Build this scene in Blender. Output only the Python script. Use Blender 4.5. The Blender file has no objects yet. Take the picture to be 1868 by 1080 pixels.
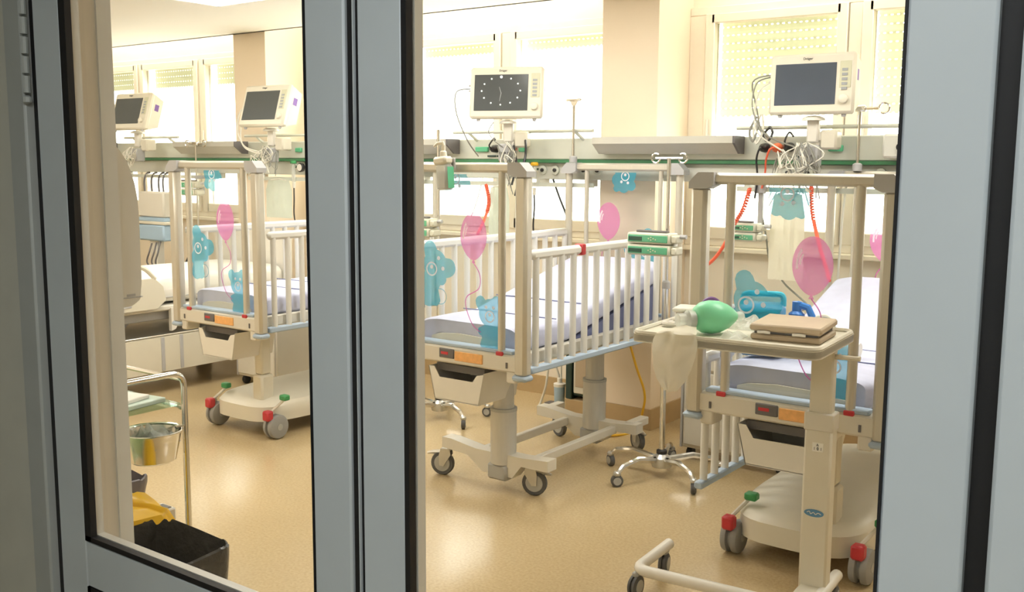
import bpy, math, random
from mathutils import Vector, Matrix, Euler, noise as mnoise
random.seed(7)
S = bpy.context.scene
COL = S.collection
PI = math.pi
R = math.radians

# ------------------------------------------------------------------ camera
cam_d = bpy.data.cameras.new('camera')
cam_d.sensor_width = 36.0
cam_d.lens = 36.0 * 1848.0 / 1868.0
cam_d.clip_start = 0.02
cam = bpy.data.objects.new('camera', cam_d)
COL.objects.link(cam)
cam.matrix_world = (Matrix.Translation((0, 0, 1.5)) @ Matrix.Rotation(0.636424, 4, 'Z')
                    @ Matrix.Rotation(PI / 2 - 0.13187, 4, 'X') @ Matrix.Rotation(0.005777, 4, 'Z'))
S.camera = cam

# ------------------------------------------------------------------ world / exposure
W = bpy.data.worlds.new('overcast_sky')
S.world = W
W.use_nodes = True
bg = W.node_tree.nodes['Background']
bg.inputs[0].default_value = (1.0, 0.985, 0.93, 1)
bg.inputs[1].default_value = 7.0
S.view_settings.view_transform = 'Standard'
S.view_settings.look = 'None'
S.view_settings.exposure = 0.0
S.view_settings.gamma = 1.0
S.view_settings.use_curve_mapping = False
S.cycles.use_denoising = True
S.cycles.max_bounces = 7
S.cycles.diffuse_bounces = 4
S.cycles.glossy_bounces = 3
S.cycles.use_adaptive_sampling = True
S.cycles.adaptive_threshold = 0.03
S.cycles.transparent_max_bounces = 16
S.cycles.sample_clamp_indirect = 8.0
S.cycles.caustics_reflective = False
S.cycles.caustics_refractive = False

CEIL_LAMP = 14.5      # radiance of the ward ceiling panels
COVE_LAMP = 28.0
CORR_LAMP = 14.5

# ------------------------------------------------------------------ materials
MATS = {}


def mat(name, col, rough=0.5, metal=0.0, var=0.05, scale=12.0, spec=0.5, bump=0.0, alpha_t=0.0, emit=0.0, transl=0.0,
        stretch=None):
    """principled material with a procedural mottling; optional transparency / translucency"""
    if name in MATS:
        return MATS[name]
    m = bpy.data.materials.new(name)
    m.use_nodes = True
    nt = m.node_tree
    n = nt.nodes
    l = nt.links
    p = n['Principled BSDF']
    p.inputs['Roughness'].default_value = rough
    p.inputs['Metallic'].default_value = metal
    p.inputs['Specular IOR Level'].default_value = spec
    tc = n.new('ShaderNodeTexCoord')
    nz = n.new('ShaderNodeTexNoise')
    nz.inputs['Scale'].default_value = scale
    nz.inputs['Detail'].default_value = 4.0
    src = tc.outputs['Object']
    if stretch:
        mp = n.new('ShaderNodeMapping')
        mp.inputs['Scale'].default_value = stretch
        l.new(src, mp.inputs['Vector'])
        src = mp.outputs[0]
    l.new(src, nz.inputs['Vector'])
    rp = n.new('ShaderNodeValToRGB')
    rp.color_ramp.elements[0].position = 0.3
    rp.color_ramp.elements[1].position = 0.7
    lo = [max(0.0, c * (1 - var)) for c in col]
    hi = [min(1.0, c * (1 + var)) for c in col]
    rp.color_ramp.elements[0].color = (*lo, 1)
    rp.color_ramp.elements[1].color = (*hi, 1)
    l.new(nz.outputs['Fac'], rp.inputs['Fac'])
    l.new(rp.outputs['Color'], p.inputs['Base Color'])
    if bump:
        b = n.new('ShaderNodeBump')
        b.inputs['Strength'].default_value = bump
        b.inputs['Distance'].default_value = 0.01
        l.new(nz.outputs['Fac'], b.inputs['Height'])
        l.new(b.outputs[0], p.inputs['Normal'])
    if emit:
        l.new(rp.outputs['Color'], p.inputs['Emission Color'])
        p.inputs['Emission Strength'].default_value = emit
    out = n['Material Output']
    last = p.outputs[0]
    if transl:
        t = n.new('ShaderNodeBsdfTranslucent')
        l.new(rp.outputs['Color'], t.inputs['Color'])
        mx = n.new('ShaderNodeMixShader')
        mx.inputs[0].default_value = transl
        l.new(last, mx.inputs[1])
        l.new(t.outputs[0], mx.inputs[2])
        last = mx.outputs[0]
    if alpha_t:
        t = n.new('ShaderNodeBsdfTransparent')
        tint = [1 - (1 - c) * 0.35 for c in col]
        t.inputs['Color'].default_value = (*tint, 1)
        mx = n.new('ShaderNodeMixShader')
        mx.inputs[0].default_value = alpha_t
        l.new(last, mx.inputs[1])
        l.new(t.outputs[0], mx.inputs[2])
        last = mx.outputs[0]
    l.new(last, out.inputs['Surface'])
    MATS[name] = m
    return m


def pane_mat(name, tint=(0.97, 0.98, 0.97), refl=0.06, haze=0.0):
    if name in MATS:
        return MATS[name]
    m = bpy.data.materials.new(name)
    m.use_nodes = True
    nt = m.node_tree
    n = nt.nodes
    l = nt.links
    n.remove(n['Principled BSDF'])
    t = n.new('ShaderNodeBsdfTransparent')
    t.inputs['Color'].default_value = (*tint, 1)
    g = n.new('ShaderNodeBsdfGlossy')
    g.inputs['Roughness'].default_value = 0.03
    lw = n.new('ShaderNodeLayerWeight')
    lw.inputs['Blend'].default_value = 0.25
    mu = n.new('ShaderNodeMath')
    mu.operation = 'MULTIPLY'
    l.new(lw.outputs['Fresnel'], mu.inputs[0])
    mu.inputs[1].default_value = refl * 4
    mx = n.new('ShaderNodeMixShader')
    l.new(mu.outputs[0], mx.inputs[0])
    l.new(t.outputs[0], mx.inputs[1])
    l.new(g.outputs[0], mx.inputs[2])
    last = mx.outputs[0]
    if haze:
        d = n.new('ShaderNodeBsdfDiffuse')
        d.inputs['Color'].default_value = (0.9, 0.9, 0.86, 1)
        m2 = n.new('ShaderNodeMixShader')
        m2.inputs[0].default_value = haze
        l.new(last, m2.inputs[1])
        l.new(d.outputs[0], m2.inputs[2])
        last = m2.outputs[0]
    l.new(last, n['Material Output'].inputs['Surface'])
    MATS[name] = m
    return m


def lamp_mat(name, col, strength):
    m = bpy.data.materials.new(name)
    m.use_nodes = True
    n = m.node_tree.nodes
    n.remove(n['Principled BSDF'])
    e = n.new('ShaderNodeEmission')
    e.inputs[0].default_value = (*col, 1)
    e.inputs[1].default_value = strength
    m.node_tree.links.new(e.outputs[0], n['Material Output'].inputs['Surface'])
    MATS[name] = m
    return m


M_wall = mat('cream_wall_paint', (0.83, 0.745, 0.62), 0.7, var=0.02, scale=3, bump=0.02)
M_pillar = mat('pillar_paint', (0.86, 0.735, 0.58), 0.7, var=0.02, scale=3)
M_ceil = mat('ceiling_paint', (0.84, 0.80, 0.71), 0.8, var=0.015, scale=2)
M_base = mat('baseboard_vinyl', (0.50, 0.36, 0.19), 0.45, var=0.05)
M_pvc = mat('white_window_pvc', (0.86, 0.78, 0.66), 0.4, var=0.02)
M_sill = mat('sill_board', (0.84, 0.76, 0.62), 0.4, var=0.02)
M_slat = mat('shutter_plastic', (0.76, 0.77, 0.63), 0.5, var=0.03, transl=0.34)
M_glass = pane_mat('window_glass', (0.98, 0.99, 0.97), 0.05)
M_dglass = pane_mat('door_glass', (0.985, 0.985, 0.97), 0.02)
M_acryl = pane_mat('acrylic_sheet', (0.97, 0.98, 0.975), 0.05, 0.015)
M_door = mat('bluegrey_door_paint', (0.535, 0.595, 0.625), 0.45, var=0.03, scale=6)
M_jamb = mat('grey_frame_paint', (0.40, 0.43, 0.42), 0.5, var=0.03)
M_corr = mat('corridor_wall_paint', (0.55, 0.56, 0.50), 0.7, var=0.03)
M_seal = mat('black_rubber_seal', (0.008, 0.008, 0.009), 0.6, var=0.1)
M_seal2 = mat('grey_rubber_seal', (0.10, 0.085, 0.10), 0.5, var=0.1)
M_wht = mat('white_plastic', (0.76, 0.73, 0.66), 0.35, var=0.02)
M_cream = mat('cream_plastic', (0.70, 0.66, 0.55), 0.38, var=0.02)
M_frame = mat('cream_bed_enamel', (0.69, 0.655, 0.57), 0.35, var=0.02)
M_post = mat('satin_aluminium', (0.62, 0.585, 0.50), 0.38, metal=0.35, var=0.03, stretch=(40, 40, 1))
M_bar = mat('white_enamel_bar', (0.75, 0.74, 0.70), 0.35, var=0.02)
M_cap = mat('grey_cap_plastic', (0.46, 0.46, 0.47), 0.45, var=0.03)
M_blu = mat('bluegrey_plastic', (0.40, 0.50, 0.62), 0.4, var=0.03)
M_sheet = mat('lavender_sheet', (0.56, 0.58, 0.74), 0.85, var=0.05, scale=20, bump=0.08)
M_navy = mat('navy_underlay', (0.16, 0.18, 0.32), 0.7, var=0.1)
M_white_sheet = mat('white_sheet', (0.86, 0.84, 0.78), 0.85, var=0.03, bump=0.08)
M_red = mat('red_plastic', (0.55, 0.04, 0.05), 0.4, var=0.05)
M_green = mat('green_plastic', (0.05, 0.30, 0.10), 0.4, var=0.05)
M_orange = mat('orange_label', (0.85, 0.45, 0.16), 0.5, var=0.1, scale=60)
M_dgrey = mat('dark_grey_plastic', (0.14, 0.13, 0.13), 0.45, var=0.05)
M_black = mat('black_plastic', (0.02, 0.02, 0.022), 0.4, var=0.1)
M_tyre = mat('grey_rubber_tyre', (0.31, 0.31, 0.30), 0.6, var=0.05)
M_tyre2 = mat('dark_rubber_tyre', (0.10, 0.10, 0.10), 0.6, var=0.05)
M_hub = mat('light_grey_hub', (0.42, 0.42, 0.40), 0.45, var=0.04)
M_chrome = mat('chrome', (0.78, 0.77, 0.74), 0.14, metal=1.0, var=0.03)
M_steel = mat('brushed_steel', (0.62, 0.58, 0.50), 0.32, metal=0.9, var=0.05, stretch=(1, 1, 30))
M_colm = mat('satin_grey_column', (0.58, 0.57, 0.53), 0.35, metal=0.25, var=0.03, stretch=(30, 30, 1))
M_cast = mat('cast_aluminium', (0.60, 0.59, 0.55), 0.3, metal=0.7, var=0.05)
M_trunk = mat('trunking_aluminium', (0.62, 0.64, 0.57), 0.45, metal=0.15, var=0.02)
M_trunk2 = mat('trunking_panel', (0.60, 0.60, 0.54), 0.45, var=0.02)
M_canopy = mat('trunking_canopy', (0.55, 0.54, 0.48), 0.4, metal=0.15, var=0.02)
M_gstrip = mat('green_strip', (0.06, 0.22, 0.10), 0.45, var=0.05)
M_gsock = mat('green_socket', (0.12, 0.50, 0.28), 0.4, var=0.04)
M_pump = mat('pump_green_panel', (0.12, 0.42, 0.24), 0.4, var=0.04)
M_pumpd = mat('pump_display', (0.03, 0.09, 0.06), 0.2, var=0.05)
M_pumpc = mat('pump_case', (0.66, 0.64, 0.52), 0.4, var=0.03)
M_mon = mat('monitor_case', (0.77, 0.73, 0.62), 0.4, var=0.02)
M_scr = mat('monitor_screen', (0.085, 0.095, 0.10), 0.18, var=0.08, scale=4)
M_scrb = mat('monitor_screen_bluish', (0.085, 0.105, 0.14), 0.15, var=0.08, scale=4)
M_btn = mat('button_strip', (0.62, 0.62, 0.46), 0.45, var=0.03)
M_btn2 = mat('button_grey', (0.36, 0.38, 0.40), 0.45, var=0.03)
M_dot = mat('lit_dot', (0.9, 0.95, 0.95), 0.4, var=0.0, emit=1.2)
M_cab_w = mat('white_cable', (0.74, 0.72, 0.64), 0.45, var=0.03)
M_cab_g = mat('grey_cable', (0.25, 0.25, 0.22), 0.5, var=0.05)
M_cab_y = mat('yellow_cable', (0.78, 0.45, 0.02), 0.45, var=0.05)
M_hose = mat('orange_red_hose', (0.80, 0.13, 0.06), 0.4, var=0.06)
M_plugo = mat('orange_plug', (0.85, 0.16, 0.05), 0.4, var=0.05)
M_bear = mat('cyan_sticker', (0.03, 0.50, 0.74), 0.4, var=0.02, transl=0.45, alpha_t=0.48)
M_ball = mat('pink_sticker', (0.82, 0.22, 0.62), 0.4, var=0.02, transl=0.45, alpha_t=0.48)
M_ballhi = mat('white_sticker', (0.95, 0.88, 0.92), 0.4, var=0.0, transl=0.4)
M_yel = mat('yellow_bag', (0.85, 0.55, 0.03), 0.3, var=0.06, transl=0.25)
M_bbag = mat('black_bag', (0.05, 0.05, 0.05), 0.22, var=0.1, scale=30, bump=0.6)
M_gbag = mat('dark_grey_bag', (0.12, 0.11, 0.12), 0.35, var=0.1)
M_clear = mat('clear_film', (0.86, 0.88, 0.84), 0.15, var=0.03, alpha_t=0.55, transl=0.3)
M_film = mat('milky_film', (0.72, 0.76, 0.68), 0.25, var=0.04, alpha_t=0.2, transl=0.3)
M_cloth = mat('thin_white_cloth', (0.84, 0.80, 0.68), 0.7, var=0.03, transl=0.35, alpha_t=0.12)
M_mint = mat('mint_silicone', (0.22, 0.70, 0.40), 0.35, var=0.04)
M_tan = mat('tan_case', (0.50, 0.40, 0.28), 0.5, var=0.05)
M_purple = mat('purple_ring', (0.20, 0.10, 0.30), 0.4, var=0.05)
M_dev = mat('blue_device', (0.10, 0.30, 0.52), 0.35, var=0.05)
M_devb = mat('royal_blue', (0.03, 0.20, 0.62), 0.35, var=0.05)
M_cyan = mat('cyan_plastic', (0.05, 0.48, 0.66), 0.35, var=0.05)
M_lblue = mat('light_blue_panel', (0.38, 0.52, 0.66), 0.45, var=0.03)
M_glassg = pane_mat('green_shelf_glass', (0.80, 0.93, 0.86), 0.10)
M_paper = mat('mint_paper', (0.68, 0.82, 0.74), 0.7, var=0.05)
M_dgreen = mat('dark_green_metal', (0.02, 0.05, 0.045), 0.4, var=0.1)
M_text = mat('dark_print', (0.05, 0.05, 0.05), 0.6, var=0.0)
M_logo = mat('logo_blue', (0.10, 0.26, 0.45), 0.4, var=0.03)
M_purp_l = mat('violet_label', (0.22, 0.12, 0.40), 0.5, var=0.05)
M_lamp = lamp_mat('ceiling_panel_light', (1.0, 0.965, 0.90), CEIL_LAMP)
M_cove = lamp_mat('cove_tube_light', (1.0, 0.95, 0.86), COVE_LAMP)
M_clamp = lamp_mat('corridor_panel_light', (0.95, 0.98, 1.0), CORR_LAMP)


def floor_material():
    m = bpy.data.materials.new('tan_linoleum')
    m.use_nodes = True
    n = m.node_tree.nodes
    l = m.node_tree.links
    p = n['Principled BSDF']
    tc = n.new('ShaderNodeTexCoord')
    a = n.new('ShaderNodeTexNoise')
    a.inputs['Scale'].default_value = 90
    a.inputs['Detail'].default_value = 3
    b = n.new('ShaderNodeTexNoise')
    b.inputs['Scale'].default_value = 1.2
    l.new(tc.outputs['Object'], a.inputs['Vector'])
    l.new(tc.outputs['Object'], b.inputs['Vector'])
    r1 = n.new('ShaderNodeValToRGB')
    r1.color_ramp.elements[0].position = 0.28
    r1.color_ramp.elements[1].position = 0.62
    r1.color_ramp.elements[0].color = (0.56, 0.42, 0.225, 1)
    r1.color_ramp.elements[1].color = (0.66, 0.51, 0.295, 1)
    l.new(a.outputs['Fac'], r1.inputs['Fac'])
    mx = n.new('ShaderNodeMixRGB')
    mx.blend_type = 'MULTIPLY'
    mx.inputs[0].default_value = 0.25
    l.new(r1.outputs[0], mx.inputs[1])
    l.new(b.outputs['Fac'], mx.inputs[2])
    l.new(mx.outputs[0], p.inputs['Base Color'])
    p.inputs['Roughness'].default_value = 0.22
    p.inputs['Specular IOR Level'].default_value = 0.6
    MATS['tan_linoleum'] = m
    return m


M_floor = floor_material()


# ------------------------------------------------------------------ mesh builder
class MB:
    def __init__(s):
        s.v = []
        s.f = []

    def add(s, v, f):
        o = len(s.v)
        s.v += [tuple(p) for p in v]
        s.f += [tuple(i + o for i in q) for q in f]
        return s

    def box(s, x0, x1, y0, y1, z0, z1, b=0.0):
        if b <= 0:
            v = [(x, y, z) for z in (z0, z1) for y in (y0, y1) for x in (x0, x1)]
            return s.add(v, [(0, 2, 3, 1), (4, 5, 7, 6), (0, 1, 5, 4), (2, 6, 7, 3), (0, 4, 6, 2), (1, 3, 7, 5)])
        b = min(b, (x1 - x0) * .49, (y1 - y0) * .49, (z1 - z0) * .49)
        X, Y, Z = (x0, x1), (y0, y1), (z0, z1)
        v = []
        idx = {}
        for i in (0, 1):
            for j in (0, 1):
                for k in (0, 1):
                    sx, sy, sz = (b if i == 0 else -b), (b if j == 0 else -b), (b if k == 0 else -b)
                    c = (X[i], Y[j], Z[k])
                    idx[i, j, k] = len(v)
                    v += [(c[0], c[1] + sy, c[2] + sz), (c[0] + sx, c[1], c[2] + sz), (c[0] + sx, c[1] + sy, c[2])]
        f = []
        q = idx
        for i in (0, 1):
            f.append([q[i, 0, 0], q[i, 1, 0], q[i, 1, 1], q[i, 0, 1]])
            f.append([q[0, i, 0] + 1, q[1, i, 0] + 1, q[1, i, 1] + 1, q[0, i, 1] + 1])
            f.append([q[0, 0, i] + 2, q[1, 0, i] + 2, q[1, 1, i] + 2, q[0, 1, i] + 2])
        for i in (0, 1):
            for j in (0, 1):
                f.append([q[i, j, 0], q[i, j, 0] + 1, q[i, j, 1] + 1, q[i, j, 1]])
                f.append([q[i, 0, j], q[i, 0, j] + 2, q[i, 1, j] + 2, q[i, 1, j]])
                f.append([q[0, i, j] + 1, q[0, i, j] + 2, q[1, i, j] + 2, q[1, i, j] + 1])
                for k in (0, 1):
                    pass
        for c in q.values():
            f.append([c, c + 1, c + 2])
        ctr = Vector(((x0 + x1) / 2, (y0 + y1) / 2, (z0 + z1) / 2))
        out = []
        for face in f:
            p = [Vector(v[i]) for i in face]
            nn = (p[1] - p[0]).cross(p[2] - p[0])
            mid = sum(p, Vector()) / len(p)
            out.append(tuple(face) if nn.dot(mid - ctr) > 0 else tuple(reversed(face)))
        return s.add(v, out)

    def tube(s, pts, r, n=8, cap=True, closed=False, squash=None):
        P = [Vector(p) for p in pts]
        m = len(P)
        rr = r if isinstance(r, (list, tuple)) else [r] * m
        up = None
        v = []
        for i, p in enumerate(P):
            if closed:
                d = P[(i + 1) % m] - P[i - 1]
            else:
                d = P[min(i + 1, m - 1)] - P[max(i - 1, 0)]
            if d.length < 1e-9:
                d = Vector((0, 0, 1))
            d.normalize()
            if up is None:
                up = Vector((0, 0, 1)) if abs(d.z) < .9 else Vector((1, 0, 0))
            a = d.cross(up)
            if a.length < 1e-6:
                a = d.cross(Vector((0, 1, 0)))
            a.normalize()
            up = a.cross(d).normalized()
            for k in range(n):
                t = 2 * PI * k / n
                q = p + a * (math.cos(t) * rr[i]) + up * (math.sin(t) * rr[i])
                v.append(q)
        f = []
        for i in range(m if closed else m - 1):
            j = (i + 1) % m
            for k in range(n):
                l_ = (k + 1) % n
                f.append((i * n + k, i * n + l_, j * n + l_, j * n + k))
        if cap and not closed:
            f.append(tuple(range(n - 1, -1, -1)))
            f.append(tuple((m - 1) * n + k for k in range(n)))
        return s.add(v, f)

    def lathe(s, prof, n=16, c=(0, 0, 0), axis='z', sx=1.0, sy=1.0):
        v = []
        for r, h in prof:
            for k in range(n):
                t = 2 * PI * k / n
                a, b = r * math.cos(t) * sx, r * math.sin(t) * sy
                if axis == 'z':
                    q = (a, b, h)
                elif axis == 'y':
                    q = (a, h, -b)
                else:
                    q = (h, a, b)
                v.append((q[0] + c[0], q[1] + c[1], q[2] + c[2]))
        f = []
        m = len(prof)
        for i in range(m - 1):
            for k in range(n):
                l_ = (k + 1) % n
                f.append((i * n + k, i * n + l_, (i + 1) * n + l_, (i + 1) * n + k))
        if prof[0][0] > 1e-5:
            f.append(tuple(range(n - 1, -1, -1)))
        if prof[-1][0] > 1e-5:
            f.append(tuple((m - 1) * n + k for k in range(n)))
        return s.add(v, f)

    def prism(s, poly, d0, d1, axis='x'):
        """poly in the two other axes; extruded along axis"""
        def mk(p, d):
            if axis == 'x':
                return (d, p[0], p[1])
            if axis == 'y':
                return (p[0], d, p[1])
            return (p[0], p[1], d)
        n = len(poly)
        v = [mk(p, d0) for p in poly] + [mk(p, d1) for p in poly]
        f = [tuple(range(n)), tuple(range(2 * n - 1, n - 1, -1))]
        for i in range(n):
            j = (i + 1) % n
            f.append((i, n + i, n + j, j))
        return s.add(v, f)

    def grid(s, fn, nu, nv):
        v = [fn(i / nu, j / nv) for j in range(nv + 1) for i in range(nu + 1)]
        f = [(j * (nu + 1) + i, j * (nu + 1) + i + 1, (j + 1) * (nu + 1) + i + 1, (j + 1) * (nu + 1) + i)
             for j in range(nv) for i in range(nu)]
        return s.add(v, f)

    def mesh(s, name, m, smooth=True, fix=True):
        me = bpy.data.meshes.new(name)
        me.from_pydata(s.v, [], s.f)
        me.validate()
        if fix:
            import bmesh
            b = bmesh.new()
            b.from_mesh(me)
            bmesh.ops.recalc_face_normals(b, faces=b.faces)
            b.to_mesh(me)
            b.free()
        me.materials.append(m)
        if smooth:
            me.polygons.foreach_set('use_smooth', [True] * len(me.polygons))
            me.set_sharp_from_angle(angle=R(38))
        me.update()
        return me

    def build(s, name, m, parent=None, loc=None, rot=None, smooth=True, label=None, kind=None):
        o = bpy.data.objects.new(name, s.mesh(name, m, smooth))
        COL.objects.link(o)
        if parent is not None:
            o.parent = parent
        if loc is not None:
            o.location = loc
        if rot is not None:
            o.rotation_euler = rot
        if label:
            o['label'] = label
        if kind:
            o['kind'] = kind
        return o


def inst(src, parent, loc, rot=None, name=None):
    o = src.copy()
    COL.objects.link(o)
    o.parent = parent
    o.location = loc
    if rot is not None:
        o.rotation_euler = rot
    return o


def thing(name, label, cat, loc=(0, 0, 0), rz=0.0, group=None, kind=None):
    o = bpy.data.objects.new(name, None)
    o.empty_display_size = 0.05
    COL.objects.link(o)
    o.location = loc
    o.rotation_euler = (0, 0, rz)
    if kind:
        o['kind'] = kind
    if label:
        o['label'] = label
    if cat:
        o['category'] = cat
    if group:
        o['group'] = group
    return o


def tag(o, label, cat, group=None):
    o['label'] = label
    o['category'] = cat
    if group:
        o['group'] = group
    return o


def struct(name, label, cat='', loc=None):
    o = thing(name, label, cat or 'structure', loc or (0, 0, 0), kind='structure')
    return o


def spline(pts, seg=6):
    P = [Vector(p) for p in pts]
    out = []
    for i in range(len(P) - 1):
        p0, p1, p2, p3 = P[max(i - 1, 0)], P[i], P[i + 1], P[min(i + 2, len(P) - 1)]
        for k in range(seg):
            t = k / seg
            out.append(0.5 * ((2 * p1) + (p2 - p0) * t + (2 * p0 - 5 * p1 + 4 * p2 - p3) * t * t + (3 * p1 - p0 - 3 * p2 + p3) * t ** 3))
    out.append(P[-1])
    return out


def arc_path(pts, r=0.03, seg=5):
    """polyline with rounded corners"""
    P = [Vector(p) for p in pts]
    out = [P[0]]
    for i in range(1, len(P) - 1):
        a, b, c = P[i - 1], P[i], P[i + 1]
        u = (a - b)
        w = (c - b)
        rr = min(r, u.length * .45, w.length * .45)
        s0 = b + u.normalized() * rr
        s1 = b + w.normalized() * rr
        for k in range(seg + 1):
            t = k / seg
            out.append(s0 * (1 - t) ** 2 + b * 2 * t * (1 - t) + s1 * t * t)
    out.append(P[-1])
    return out


def text_part(txt, size, m, parent, loc, rot, name='lettering', extr=0.0004):
    cu = bpy.data.curves.new(name, 'FONT')
    cu.body = txt
    cu.size = size
    cu.extrude = extr
    cu.align_x = 'CENTER'
    cu.align_y = 'CENTER'
    tmp = bpy.data.objects.new(name, cu)
    COL.objects.link(tmp)
    dg = bpy.context.evaluated_depsgraph_get()
    me = bpy.data.meshes.new_from_object(tmp.evaluated_get(dg))
    bpy.data.objects.remove(tmp)
    me.materials.clear()
    me.materials.append(m)
    o = bpy.data.objects.new(name, me)
    COL.objects.link(o)
    o.parent = parent
    o.location = loc
    o.rotation_euler = rot
    return o

# ================================================================== THE SETTING
YW = 5.35        # window wall
YP = 4.95        # pillar front
ZC = 2.42        # ceiling
o = MB().box(-10, 1.6, -1.4, 5.9, -0.06, 0.0).build('floor', M_floor)
tag(o, 'tan speckled linoleum floor running through the ward', 'floor')['kind'] = 'structure'

c = struct('ceiling', 'cream flat ceiling of the ward', 'ceiling')
MB().box(-10, 1.6, 1.17, YP, ZC, ZC + .06).build('ceiling_slab', M_ceil, c)
MB().box(-10, 1.6, YP, 5.60, 2.72, 2.78).build('pocket_slab', M_ceil, c)
MB().box(-10, 1.6, YP - .03, YP, ZC, 2.72).build('soffit_lip', M_ceil, c)

# window wall : spandrel, head, pillars
c = struct('wall_back', 'cream window wall with square pillars', 'wall')
MB().box(-10, 1.6, YW - .02, 5.6, 0, 1.0).build('spandrel', M_wall, c)
MB().box(-10, 1.6, YW, 5.6, 2.36, 2.72).build('window_head', M_wall, c)
for i, (a, b) in enumerate(((-10.0, -9.1), (-6.24, -5.887), (-3.04, -2.687), (0.15, 0.5))):
    MB().box(a, b, YP, 5.6, 0, 2.74).build('pillar', M_pillar, c)
MB().box(0.5, 1.6, YP, 5.6, 0, 2.74).build('pillar', M_pillar, c)

c = struct('baseboard_back', 'brown vinyl skirting along the window wall', 'skirting')
for a, b in ((-9.1, -6.24), (-5.887, -3.04), (-2.687, 0.15)):
    MB().box(a, b, YW - .032, YW - .02, 0, .12).build('strip', M_base, c)
for a, b in ((-6.24, -5.887), (-3.04, -2.687), (0.15, 0.5)):
    MB().box(a - .012, b + .012, YP - .012, YP, 0, .12).build('strip', M_base, c)
    MB().box(b, b + .012, YP, YW - .03, 0, .12).build('strip', M_base, c)

o = MB().box(-10.1, -10, 1.0, 5.6, 0, 2.78).build('wall_left', M_wall)
tag(o, 'far left end wall of the ward', 'wall')['kind'] = 'structure'
o = MB().box(1.6, 1.7, -1.4, 5.6, 0, 2.78).build('wall_right', M_wall)
tag(o, 'right end wall behind the door frame', 'wall')['kind'] = 'structure'

# front wall with the door opening
c = struct('wall_front', 'thick cream partition holding the double door', 'wall')
MB().box(-10, -1.86, 1.02, 1.17, 0, 2.5).build('left_section', M_wall, c)
MB().box(-0.12, 1.6, 1.02, 1.17, 0, 2.5).build('right_section', M_wall, c)
MB().box(-1.86, -0.12, 1.02, 1.17, 2.3, 2.5).build('lintel', M_wall, c)
MB().box(-10, -1.905, 1.0, 1.02, 0, 2.5).build('corridor_facing', M_corr, c)
MB().box(0.02, 1.6, 1.0, 1.02, 0, 2.5).build('corridor_facing', M_corr, c)
MB().box(-1.905, 0.02, 1.0, 1.02, 2.3, 2.5).build('corridor_facing', M_corr, c)

c = struct('trim_1', 'pale corner strip on the door reveal edge', 'trim')
MB().box(-1.862, -1.855, 1.145, 1.176, 0, 2.3).build('corner_strip', M_wht, c)
c = struct('trim_2', 'grey steel door frame on the corridor side', 'door frame')
MB().box(-1.905, -1.843, .985, 1.03, 0, 2.3, .004).build('jamb', M_jamb, c)
MB().box(-0.180, 0.02, .985, 1.03, 0, 2.3, .004).build('jamb', M_door, c)
MB().box(-0.203, -0.18, 1.012, 1.03, 0, 2.3).build('shadow_gap_seal', M_seal, c)
MB().box(-1.86, -1.83, 1.03, 1.06, 0, 2.3).build('rebate', M_jamb, c)
MB().box(-1.905, 0.02, .985, 1.03, 2.24, 2.3).build('head', M_jamb, c)

# corridor shell round the camera
c = struct('wall_corridor', 'plain corridor walls and ceiling behind the viewer', 'wall')
MB().box(-4.6, 1.6, -1.5, -1.4, 0, 2.6).build('facing', M_corr, c)
MB().box(-4.7, -4.6, -1.5, 1.0, 0, 2.6).build('facing', M_corr, c)
MB().box(-4.7, 1.7, -1.5, 1.17, 2.5, 2.6).build('corridor_ceiling', M_corr, c)


# ------------------------------------------------------------------ doors
def leaf(name, label, x0, x1, g0, g1, gasket_l):
    d = struct(name, label, 'door')
    Y0, Y1 = 1.0, 1.03
    zb, zt = .786, 2.12
    MB().box(x0, g0, Y0, Y1, .01, 2.235, .003).build('stile', M_door, d)
    MB().box(g1, x1, Y0, Y1, .01, 2.235, .003).build('stile', M_door, d)
    MB().box(g0, g1, Y0, Y1, zt, 2.235, .003).build('top_rail', M_door, d)
    MB().box(g0, g1, Y0, Y1, .695, zb, .003).build('middle_rail', M_door, d)
    MB().box(g0, g1, Y0, Y1, .01, .16, .003).build('bottom_rail', M_door, d)
    MB().box(g0, g1, Y0 + .012, Y1 - .004, .16, .695).build('lower_panel', M_door, d)
    m = MB()
    w = .010
    for a0, a1, b0, b1 in ((g0, g0 + gasket_l, zb, zt), (g1 - .0025, g1, zb, zt), (g0, g1, zb, zb + w), (g0, g1, zt - w, zt)):
        m.box(a0, a1, Y0 - .0006, Y0 + .012, b0, b1)
    for a0, a1, b0, b1 in ((g0, g0 + w, .16, .695), (g1 - w, g1, .16, .695), (g0, g1, .685, .695)):
        m.box(a0, a1, Y0 - .001, Y0 + .012, b0, b1)
    m.build('gasket', M_seal, d)
    m = MB()
    w = .008
    for a0, a1, b0, b1 in ((g0, g0 + w, zb, zt), (g1 - .002, g1, zb, zt), (g0, g1, zb, zb + w), (g0, g1, zt - w, zt)):
        m.box(a0, a1, Y0 + .018, Y1 + .004, b0, b1)
    m.build('glazing_bead', M_wht, d)
    MB().box(g0 + .004, g1 - .004, Y0 + .0125, Y0 + .0175, zb + .004, zt - .004).build('pane', M_dglass, d)
    return d


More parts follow.
